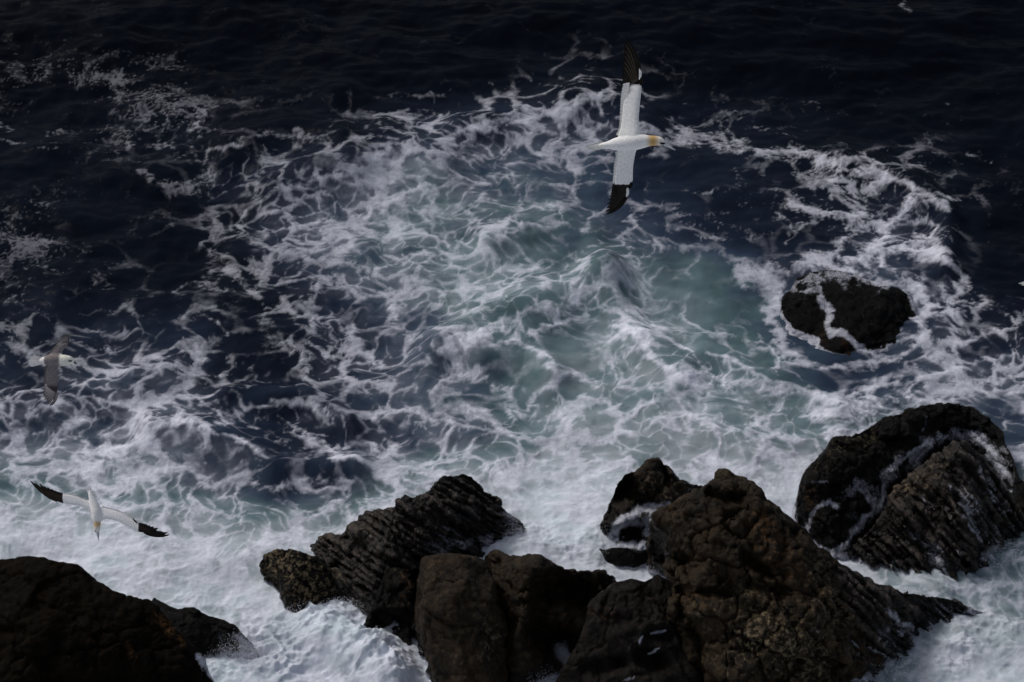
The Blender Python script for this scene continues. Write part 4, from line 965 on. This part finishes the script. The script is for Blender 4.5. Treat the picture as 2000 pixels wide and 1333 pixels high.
def gannet_one():
    z = lambda x, y: (1130 + x / 3.605, 60 + y / 3.605)
    Z = lambda L: [z(*p) for p in L]; k = 1 / 3.605
    b = Bird('gannet', 'large white gannet with black wing tips stretched straight up and down above the foam', 'gannet', z(380, 790), 23.5, 'gannets over the sea')
    low = -.45
    def sp(x, y, h, c=0): return z(x, y) + (h * k, c * k)
    spine = [sp(140, 812, 10), sp(165, 811, 19), sp(210, 807, 28), sp(250, 802, 42), (sp(300, 795, 52)), sp(350, 789, 58, 4), sp(400, 785, 58, 6), sp(440, 780, 53, 6), sp(470, 779, 46, 6),
             sp(505, 777, 38, 5), sp(540, 776, 35, 5), sp(570, 780, 32, 6), sp(592, 788, 23, 4), sp(606, 796, 12, 2), sp(614, 800, 6, 0)]
    th = lambda v: v * k
    up = [(z(400, 790), z(285, 790), th(34), 2), (z(424, 750), z(280, 750), th(30), 3), (z(437, 712), z(280, 730), th(26), 3), (z(426, 655), z(296, 685), th(22), 2), (z(425, 610), z(304, 625), th(20), 1), (z(429, 560), z(312, 560), th(19), 0), (z(438, 480), z(320, 440), th(17), -2),
          (z(447, 405), z(332, 385), th(15), -5), (z(444, 350), z(335, 350), th(11), -8), (z(432, 290), z(345, 290), th(8), -10), (z(412, 225), z(360, 225), th(6), -13)]
    lowc = lambda y: (low * (y - 840)) * k
    dn = [(z(400, 790), z(285, 790), th(34), 2), (z(410, 830), z(280, 840), th(30), 0), (z(398, 885), z(277, 890), th(25), lowc(885)), (z(389, 950), z(268, 950), th(21), lowc(950)), (z(388, 1010), z(262, 1020), th(18), lowc(1010)), (z(390, 1042), z(258, 1070), th(16), lowc(1050)),
          (z(376, 1085), z(258, 1098), th(12), lowc(1090)), (z(352, 1135), z(255, 1135), th(9), lowc(1135)), (z(322, 1190), z(250, 1180), th(6), lowc(1185))]
    ub = (z(316, 377), z(447, 383)); lb = (z(243, 1082), z(385, 1068))
    def tint(X, Y, Z):
        col = np.tile(WHITE, (len(X), 1))
        xz = (X - 1130) * 3.605; yz = (Y - 60) * 3.605
        nz = noise2(X * .9, Y * .9, 3)
        g = smooth(462, 520, xz + 10 * nz) * (1 - .85 * smooth(522, 588, xz)) * (yz > 690) * (yz < 860)
        col = col * (1 - g[:, None]) + OCHRE * g[:, None]
        lore = ((np.abs(yz - (797 + .0 * xz)) < 8) & (xz > 574) & (Z > -2)) | (xz > 612)
        col[lore] = INK
        sc_ = .5 + .5 * np.sin(yz / 5.2 + 2.2 * np.sin(xz / 17.0)); wing_ = ((yz < 690) | (yz > 880))
        col = col * np.where(wing_, .95 + .05 * sc_ , 1.0)[:, None]
        black = (yz < 378 + 7 * nz) | (yz > 1078 + 7 * nz)
        col[black] = INK2 * (1 + .3 * nz[black])[:, None]
        tip = (xz < 165) & (yz > 780) & (yz < 850)
        col[tip] = col[tip] * np.array([.95, .93, .88])
        return col
    b.body(spine, [up, dn], tint)
    # black primaries, innermost to outermost
    tipsU = [(313, 374), (313, 350), (313, 318), (313, 283), (313, 245), (313, 205), (314, 163), (316, 122), (321, 84), (334, 54)]
    for i, t in enumerate(tipsU):
        f = i / 9
        base = np.array([352 + 66 * f, 392 - 40 * f]); tip = np.array(t, float)
        mid = base * .45 + tip * .55 + np.array([22 * f, 10 - 22 * f])
        if i == 9: base = np.array([434, 330]); mid = np.array([399, 182])
        b.feather_obj('primary_feather', z(*base), z(*mid), z(*tip), (18 - .1 * i) * k * 1.2, (-8 - 1.2 * f) * k + i * .16, -20 * k + i * .22, INK * (1.0 + .25 * (i % 3)), INK, shaft=(.055, .042, .03) if 4 <= i <= 8 else INK2)
    tipsL = [(242, 1087), (239, 1102), (236, 1120), (232, 1140), (226, 1160), (219, 1184), (210, 1212), (203, 1240), (197, 1265), (200, 1284)]
    for i, t in enumerate(tipsL):
        f = i / 9
        base = np.array([275 + 80 * f, 1068 + 45 * f]); tip = np.array(t, float)
        mid = base * .45 + tip * .55 + np.array([18 * f, 4 + 14 * f])
        if i == 9: base = np.array([362, 1118]); mid = np.array([302, 1222])
        cc = lambda y: low * (y - 840) * k
        b.feather_obj('primary_feather', z(*base), z(*mid), z(*tip), (16 - .5 * i) * k * 1.15, cc(base[1]) + 2 * k + i * .16, cc(tip[1]) + i * .2, INK * (1.0 + .25 * (i % 3)), INK, shaft=(.055, .042, .03) if 3 <= i <= 8 else INK2)
    # white flash at the wrist and the black alula
    b.feather_obj('alula_feather', z(428, 345), z(434, 305), z(428, 268), 9 * k, 4 * k, 2 * k, WHITE, WHITE * .9)
    b.feather_obj('alula_feather', z(438, 388), z(440, 362), z(438, 332), 12 * k, 8 * k, 6 * k, INK, INK)
    b.feather_obj('alula_feather', z(342, 1165), z(352, 1130), z(345, 1092), 10 * k, lowc(1120) + 8 * k, lowc(1095) + 8 * k, WHITE, WHITE * .9)
    b.feather_obj('alula_feather', z(378, 1062), z(372, 1085), z(358, 1105), 13 * k, lowc(1065) + 14 * k, lowc(1100) + 10 * k, INK, INK)
    # secondaries: two rows of short white vanes along the trailing edges
    rows = []
    TE = [(262, 737), (276, 705), (285, 680), (290, 600), (292, 560), (296, 480), (303, 425), (313, 377)]
    for i in range(30):
        f = (i + .5) / 30; t = lerp_pts(TE, f); bx = t + np.array([62 - 14 * f, -4 - 6 * f])
        rows.append(((z(*bx), z(*(bx * .5 + t * .5)), z(*(t + np.array([-2 * (i % 2), 0]))), 9 * k, 2 * k + .02 * i, -6 * k), dict(col=WHITE * (.93 + .06 * (i % 2)), col_tip=WHITE * .9, tipround=1.2)))
    b.feather_row('secondary_feathers', rows)
    rows = []
    TE = [(258, 852), (263, 890), (252, 935), (249, 980), (246, 1030), (243, 1082)]
    for i in range(24):
        f = (i + .5) / 24; t = lerp_pts(TE, f); bx = t + np.array([60 - 14 * f, -2 + 4 * f]); c = lowc(t[1])
        rows.append(((z(*bx), z(*(bx * .5 + t * .5)), z(*(t + np.array([-2 * (i % 2), 0]))), 9 * k, c + 1 * k + .02 * i, c - 5 * k), dict(col=WHITE * (.93 + .06 * (i % 2)), col_tip=WHITE * .9, tipround=1.2)))
    b.feather_row('secondary_feathers', rows)
    for i, (t, w_) in enumerate([((95, 836), 13), ((130, 838), 12), ((72, 829), 13), ((132, 797), 12), ((94, 806), 13), ((52, 818), 15)]):
        b.feather_obj('tail_feather', z(235, 803 + (t[1] - 818) * .4), z(160, 811 + (t[1] - 818) * .65), z(*t), w_ * k, 4 * k + i * .12, i * .16, WHITE, np.array([.80, .76, .66]), tipround=.9)
    b.cone('bill', z(600, 796), z(682, 843), 12 * k, 2.4 * k, BILL, c0=1 * k, hook=-.4 * k)
    e = b.ball('eye', z(586, 791), 5 * k, 17 * k, EYE_PALE); p_ = b.ball('pupil', z(587, 791), 3 * k, 20.5 * k, EYE); p_.parent = e
    return b

def gannet_two():
    z = lambda x, y: (50 + x / 6.897, 925 + y / 6.897)
    k = 1 / 6.897
    b = Bird('gannet', 'white gannet flying head down with ochre nape and swept black wing tips at lower left', 'gannet', z(955, 500), 28.0, 'gannets over the sea')
    sp = lambda x, y, h, c=0: z(x, y) + (h * k, c * k)
    spine = [sp(860, 225, 14), sp(870, 260, 26), sp(884, 310, 38), sp(905, 365, 50, 2), sp(930, 430, 62, 4), sp(950, 500, 72, 8), sp(958, 560, 70, 10), sp(962, 610, 60, 10), sp(965, 650, 50, 9), sp(965, 690, 47, 9), sp(963, 730, 46, 9), sp(965, 765, 40, 6), sp(968, 790, 26, 3), sp(970, 806, 14, 0), sp(972, 818, 7, 0)]
    L = [((955, 590), (930, 380), 40, 0), ((890, 545), (885, 400), 34, 0), ((845, 505), (845, 372), 30, 4), ((765, 457), (780, 352), 26, 10), ((685, 434), (700, 315), 23, 18), ((600, 427), (610, 290), 20, 24), ((520, 410), (510, 272), 18, 28),
         ((440, 383), (445, 275), 14, 26), ((335, 332), (350, 240), 11, 20), ((235, 266), (250, 200), 8, 10)]
    R = [((965, 600), (950, 430), 40, 0), ((1030, 650), (1010, 455), 36, 0), ((1072, 622), (1060, 466), 32, 4), ((1150, 625), (1130, 482), 27, 10), ((1230, 641), (1230, 505), 24, 18), ((1320, 688), (1320, 545), 21, 24), ((1425, 745), (1410, 605), 18, 28), ((1530, 790), (1510, 675), 15, 30),
         ((1600, 802), (1590, 700), 12, 27), ((1700, 836), (1690, 725), 10, 22), ((1790, 842), (1775, 765), 8, 14)]
    wing = lambda W: [(z(*a), z(*c_), t * k, l * k) for a, c_, t, l in W]
    def tint(X, Y, Z):
        col = np.tile(WHITE * np.array([.97, .97, 1.0]), (len(X), 1))
        xz = (X - 50) * 6.897; yz = (Y - 925) * 6.897; nz = noise2(X * 1.1, Y * 1.1, 4)
        body = (np.abs(xz - 955) < 75) & (yz > 380)
        g = smooth(618, 672, yz + 14 * nz) * (1 - .85 * smooth(680, 760, yz)) * .85 * (np.abs(xz - 965) < 56)
        cream = smooth(70, 30, np.abs(xz - 955)) * .2
        col = col * (1 - cream[:, None]) + WHITE * np.array([1, .95, .82]) * cream[:, None]
        col = col * (1 - g[:, None]) + OCHRE * g[:, None]
        lore = (yz > 770) & (xz < 952) | (yz > 800)
        col[lore & (yz > 760)] = INK
        bl = (xz < 508 + (yz - 330) * .08 + 12 * nz) | (xz > 1526 + 10 * nz)
        col[bl] = INK2 * (1 + .4 * nz[bl])[:, None]
        return col
    b.body(spine, [wing(L), wing(R)], tint, voxel=.0068)
    tl = [(490, 262), (470, 255), (440, 247), (400, 230), (352, 208), (300, 188), (248, 168), (195, 143), (130, 128), (64, 98)]
    for i, t in enumerate(tl):
        f = i / 9; base = np.array([520 - 75 * f, 330 + 45 * f]); tip = np.array(t, float)
        mid = base * .45 + tip * .55 + np.array([-6, 26 * f + 2])
        if i == 9: base = np.array([430, 378]); mid = np.array([246, 262])
        b.feather_obj('primary_feather', z(*base), z(*mid), z(*tip), (29 - .9 * i) * k, 26 * k + i * .16, (24 - 22 * f) * k + i * .18, INK * (1 + .25 * (i % 3)), INK, shaft=(.05, .035, .02) if i > 4 else INK2)
    tr = [(1545, 662), (1575, 667), (1608, 678), (1640, 686), (1680, 702), (1730, 718), (1785, 738), (1848, 785), (1916, 797), (1938, 826)]
    for i, t in enumerate(tr):
        f = i / 9; base = np.array([1520 + 60 * f, 730 + 50 * f]); tip = np.array(t, float)
        mid = base * .45 + tip * .55 + np.array([4, 20 * f + 2])
        if i == 9: base = np.array([1600, 798]); mid = np.array([1772, 838])
        b.feather_obj('primary_feather', z(*base), z(*mid), z(*tip), (29 - .9 * i) * k, 30 * k + i * .16, (26 - 18 * f) * k + i * .18, INK * (1 + .25 * (i % 3)), INK, shaft=INK2)
    for q in [((1450, 600), (1485, 655)), ((1478, 630), (1510, 672))]:
        b.feather_obj('covert_feather', z(*q[1]), z((q[0][0] + q[1][0]) / 2, (q[0][1] + q[1][1]) / 2), z(*q[0]), 8 * k, 34 * k, 32 * k, INK, INK)
    for TE, nrm, n_, c in (([(868, 372), (820, 352), (760, 330), (700, 303), (620, 278), (508, 256)], (4, 46), 26, 14), ([(1030, 440), (1110, 462), (1230, 488), (1330, 528), (1420, 588), (1520, 655)], (-6, 46), 26, 14)):
        rows = []
        for i in range(n_):
            f = (i + .5) / n_; t = lerp_pts(TE, f); bx = t + np.array(nrm) * 1.2; cz = (4 + 24 * f) * k
            rows.append(((z(*bx), z(*(bx * .5 + t * .5)), z(*(t + np.array([0, -3 * (i % 2)]))), 15 * k, cz + 2 * k + .02 * i, cz - 6 * k), dict(col=WHITE * (.9 + .06 * (i % 2)), col_tip=WHITE * np.array([.84, .84, .88]), tipround=1.2)))
        b.feather_row('secondary_feathers', rows)
    for i, (t, w_) in enumerate([((812, 222), 11), ((938, 295), 10), ((826, 198), 11), ((915, 235), 11), ((842, 180), 11), ((868, 160), 12)]):
        b.feather_obj('tail_feather', z(893 + (t[0] - 868) * .25, 330), z(878 + (t[0] - 868) * .6, 255), z(*t), w_ * k, 6 * k + i * .12, i * .16, WHITE * .95, WHITE * .8, tipround=.4)
    b.cone('bill', z(970, 790), z(984, 908), 25 * k, 3 * k, BILL, c0=3 * k)
    e = b.ball('eye', z(940, 768), 9 * k, 18 * k, EYE_PALE); q = b.ball('pupil', z(938, 769), 6 * k, 22 * k, EYE); q.parent = e
    return b

def fulmar():
    z = lambda x, y: (40 + x / 7.84, 640 + y / 7.84)
    k = 1 / 7.84
    b = Bird('fulmar', 'stocky grey-winged fulmar with a white head gliding above the foam near the left edge', 'fulmar', z(500, 510), 23.0)
    sp = lambda x, y, h, c=0: z(x, y) + (h * k, c * k)
    GREY = np.array([.20, .178, .180]); HEAD = np.array([.80, .78, .70]); TAIL = np.array([.80, .77, .77]); DARK = np.array([.035, .028, .030]); PALE = np.array([.55, .50, .50])
    spine = [sp(300, 512, 40), sp(335, 510, 52), sp(380, 505, 64, 4), sp(430, 497, 76, 8), sp(490, 490, 88, 12), (sp(550, 490, 92, 14)), sp(600, 496, 90, 16), sp(645, 502, 87, 20), sp(690, 502, 84, 24), sp(730, 502, 76, 24), sp(765, 504, 66, 22), sp(795, 512, 48, 16), sp(815, 520, 34, 10), sp(826, 526, 20, 6)]
    up = [((630, 480), (450, 480), 46, 0), ((640, 400), (430, 420), 38, 6), ((648, 365), (470, 365), 32, 10), ((672, 330), (520, 318), 27, 20), ((705, 298), (565, 272), 23, 30), ((735, 262), (600, 240), 18, 34), ((752, 225), (630, 205), 13, 34), ((760, 185), (665, 170), 9, 32)]
    dn = [((600, 500), (410, 500), 46, 0), ((592, 585), (395, 590), 38, 0), ((572, 650), (392, 650), 33, -10), ((568, 730), (386, 730), 29, -24), ((566, 810), (380, 810), 25, -40), ((562, 890), (372, 890), 20, -58), ((558, 960), (375, 950), 15, -74), ((540, 1040), (395, 1030), 10, -92), ((505, 1115), (410, 1100), 7, -110)]
    wing = lambda W: [(z(*a), z(*c_), t * k, l * k) for a, c_, t, l in W]
    def tint(X, Y, Z):
        xz = (X - 40) * 7.84; yz = (Y - 640) * 7.84; n1 = noise2(X * 1.3, Y * 1.3, 6); n2 = noise2(xz / 16, yz / 10, 8)
        col = GREY * (1 + .6 * n1 + 1.1 * n2)[:, None]
        w1 = smooth(860, 930, yz + 20 * n1)[:, None]; col = col * (1 - w1) + DARK * 1.5 * w1
        w2 = smooth(255, 215, yz + 14 * n1)[:, None]; col = col * (1 - w2) + DARK * 1.6 * w2
        body = (yz > 395) & (yz < 620)
        h = (smooth(590, 625, xz + 12 * n1) * body)[:, None]; col = col * (1 - h) + HEAD * (1 - .25 * smooth(530, 590, yz))[:, None] * h
        t = (smooth(385, 355, xz + 8 * n1) * body)[:, None]; col = col * (1 - t) + TAIL * (1 + .25 * n2)[:, None] * t
        patch = (((xz - 772) / 26) ** 2 + ((yz - 512) / 13) ** 2 < 1) & (Z > 0)
        col[patch] = DARK * .5
        return col
    b.body(spine, [wing(up), wing(dn)], tint, voxel=.0052, depth=.9)
    tl = [(352, 880), (345, 905), (338, 940), (333, 980), (333, 1020), (338, 1065), (350, 1110), (366, 1150), (385, 1188), (418, 1197)]
    for i, t in enumerate(tl):
        f = i / 9; base = np.array([430 + 110 * f, 870 + 60 * f]); tip = np.array(t, float)
        mid = base * .45 + tip * .55 + np.array([16 * f, 16 * f])
        if i == 9: base = np.array([548, 985]); mid = np.array([505, 1125])
        c0 = -54 - 30 * f; c1 = -60 - 65 * f
        b.feather_obj('primary_feather', z(*base), z(*mid), z(*tip), (27 - .4 * i) * k, (c0 + 8) * k + i * .2, c1 * k + i * .2, PALE * (1.1 - .75 * f) + DARK * .75 * f, DARK, shaft=PALE * (1.1 - .6 * f))
    tu = [(548, 262), (560, 240), (572, 220), (590, 196), (610, 172), (632, 150), (655, 128), (678, 112), (702, 102), (722, 108)]
    for i, t in enumerate(tu):
        f = i / 9; base = np.array([620 + 110 * f, 300 - 60 * f]); tip = np.array(t, float)
        mid = base * .45 + tip * .55 + np.array([12 * f, -8 * f])
        if i == 9: base = np.array([762, 190]); mid = np.array([756, 140])
        b.feather_obj('primary_feather', z(*base), z(*mid), z(*tip), (20 - .6 * i) * k, 36 * k + i * .16, 34 * k + i * .16, PALE * (.9 - .7 * f) + DARK * .7 * f, DARK, shaft=PALE * (.9 - .6 * f))
    for TE, off, n_, c0, c1 in (([(376, 585), (362, 690), (356, 790), (350, 870)], (46, -4), 20, 0, -56), ([(412, 425), (450, 375), (500, 315), (550, 262)], (40, 14), 16, 6, 30)):
        rows = []
        for i in range(n_):
            f = (i + .5) / n_; t = lerp_pts(TE, f); bx = t + np.array(off); cz = (c0 + (c1 - c0) * f + 8) * k
            rows.append(((z(*bx), z(*(bx * .5 + t * .5)), z(*t), 10 * k, cz + .02 * i, cz - 6 * k), dict(col=GREY * (.72 + .16 * (i % 2)), col_tip=GREY * .6, tipround=1.2)))
        b.feather_row('secondary_feathers', rows)
    tt_ = [(185, 434), (155, 455), (132, 480), (112, 505), (104, 528), (112, 552), (122, 574), (142, 590)]
    for i, t in enumerate(tt_):
        b.feather_obj('tail_feather', z(350, 508 + (t[1] - 515) * .45), z(245, 510 + (t[1] - 515) * .75), z(*t), 20 * k, 14 * k + (4 - abs(i - 3.5)) * .5, (4 - abs(i - 3.5)) * .5, TAIL * (.9 + .1 * (i % 2)), TAIL * 1.15, tipround=1.4)
    b.cone('bill', z(812, 522), z(862, 566), 22 * k, 7 * k, BILL_DARK, c0=6 * k, hook=-9 * k)
    b.cone('nostril_tube', z(822, 512), z(846, 536), 9 * k, 7 * k, BILL_DARK, c0=16 * k, c1=12 * k)
    b.ball('eye', z(776, 512), 10 * k, 56 * k, EYE)
    return b

G1 = gannet_one(); gannet_two(); fulmar()
# a further gannet of which only the tail tip reaches into the picture at the right edge
def copy_tree(o, parent=None):
    c = o.copy(); C.objects.link(c)
    if parent: c.parent = parent
    for ch in o.children: copy_tree(ch, c)
    return c
g3 = copy_tree(G1.root)
g3.location = Vector(CAMP + ray(z1 := G1.org[0] + 845.0, G1.org[1] + 267.0) * 23.5)
g3['label'] = 'pale pointed tail of another gannet just entering at the right edge'

# ---------------------------------------------------------------- spray thrown up where the surge meets the rocks
def build_spray():
    rng = np.random.default_rng(5)
    pts = []
    def burst(px, py, rx, ry, n, z0, z1, rmin=.004, rmax=.012):
        for _ in range(int(n * 2.2)):
            r = rng.random() ** .7; a = rng.random() * 6.283
            g = ground(px + rx * r * math.cos(a), py + ry * r * math.sin(a))
            z = z0 + (z1 - z0) * rng.random() ** 2.2
            d = g - CAMP; p = CAMP + d * ((CAM_H - z) / CAM_H)
            pts.append((p, rmin + (rmax - rmin) * rng.random() ** 3))
    burst(600, 1215, 60, 40, 900, .1, 1.0); burst(665, 1195, 50, 30, 700, .2, 1.1); burst(570, 1235, 50, 30, 500, .1, .7)
    burst(470, 1262, 45, 36, 900, .1, .9); burst(505, 1275, 40, 30, 600, .1, .6); burst(1015, 1035, 30, 34, 700, .1, .8)
    burst(700, 1290, 60, 30, 400, .1, .5); burst(415, 1300, 20, 40, 200, .1, .6); burst(640, 1240, 70, 40, 500, .2, .8)
    burst(770, 1272, 60, 12, 400, .1, .5); burst(1180, 1050, 14, 40, 250, .1, .6); burst(1960, 1080, 40, 30, 400, .1, .6); burst(1740, 1300, 60, 30, 500, .1, .5)
    burst(1290, 1110, 30, 12, 200, .1, .4); burst(1665, 800, 50, 20, 400, .1, .5); burst(1055, 1315, 30, 22, 300, .1, .5)
    O = np.array([(1, 0, 0), (-1, 0, 0), (0, 1, 0), (0, -1, 0), (0, 0, 1), (0, 0, -1)], float)
    T = np.array([(0, 2, 4), (2, 1, 4), (1, 3, 4), (3, 0, 4), (2, 0, 5), (1, 2, 5), (3, 1, 5), (0, 3, 5)])
    V = np.concatenate([p + O * r for p, r in pts]); F = np.concatenate([T + 6 * i for i in range(len(pts))])
    k = NT('spray_water'); m = k.set(Base_Color=(.78, .79, .85), Roughness=.6, Specular_IOR_Level=.1)
    tag(link('sea_spray', mesh_np('sea_spray', V, F, m)), kind='stuff')
build_spray()
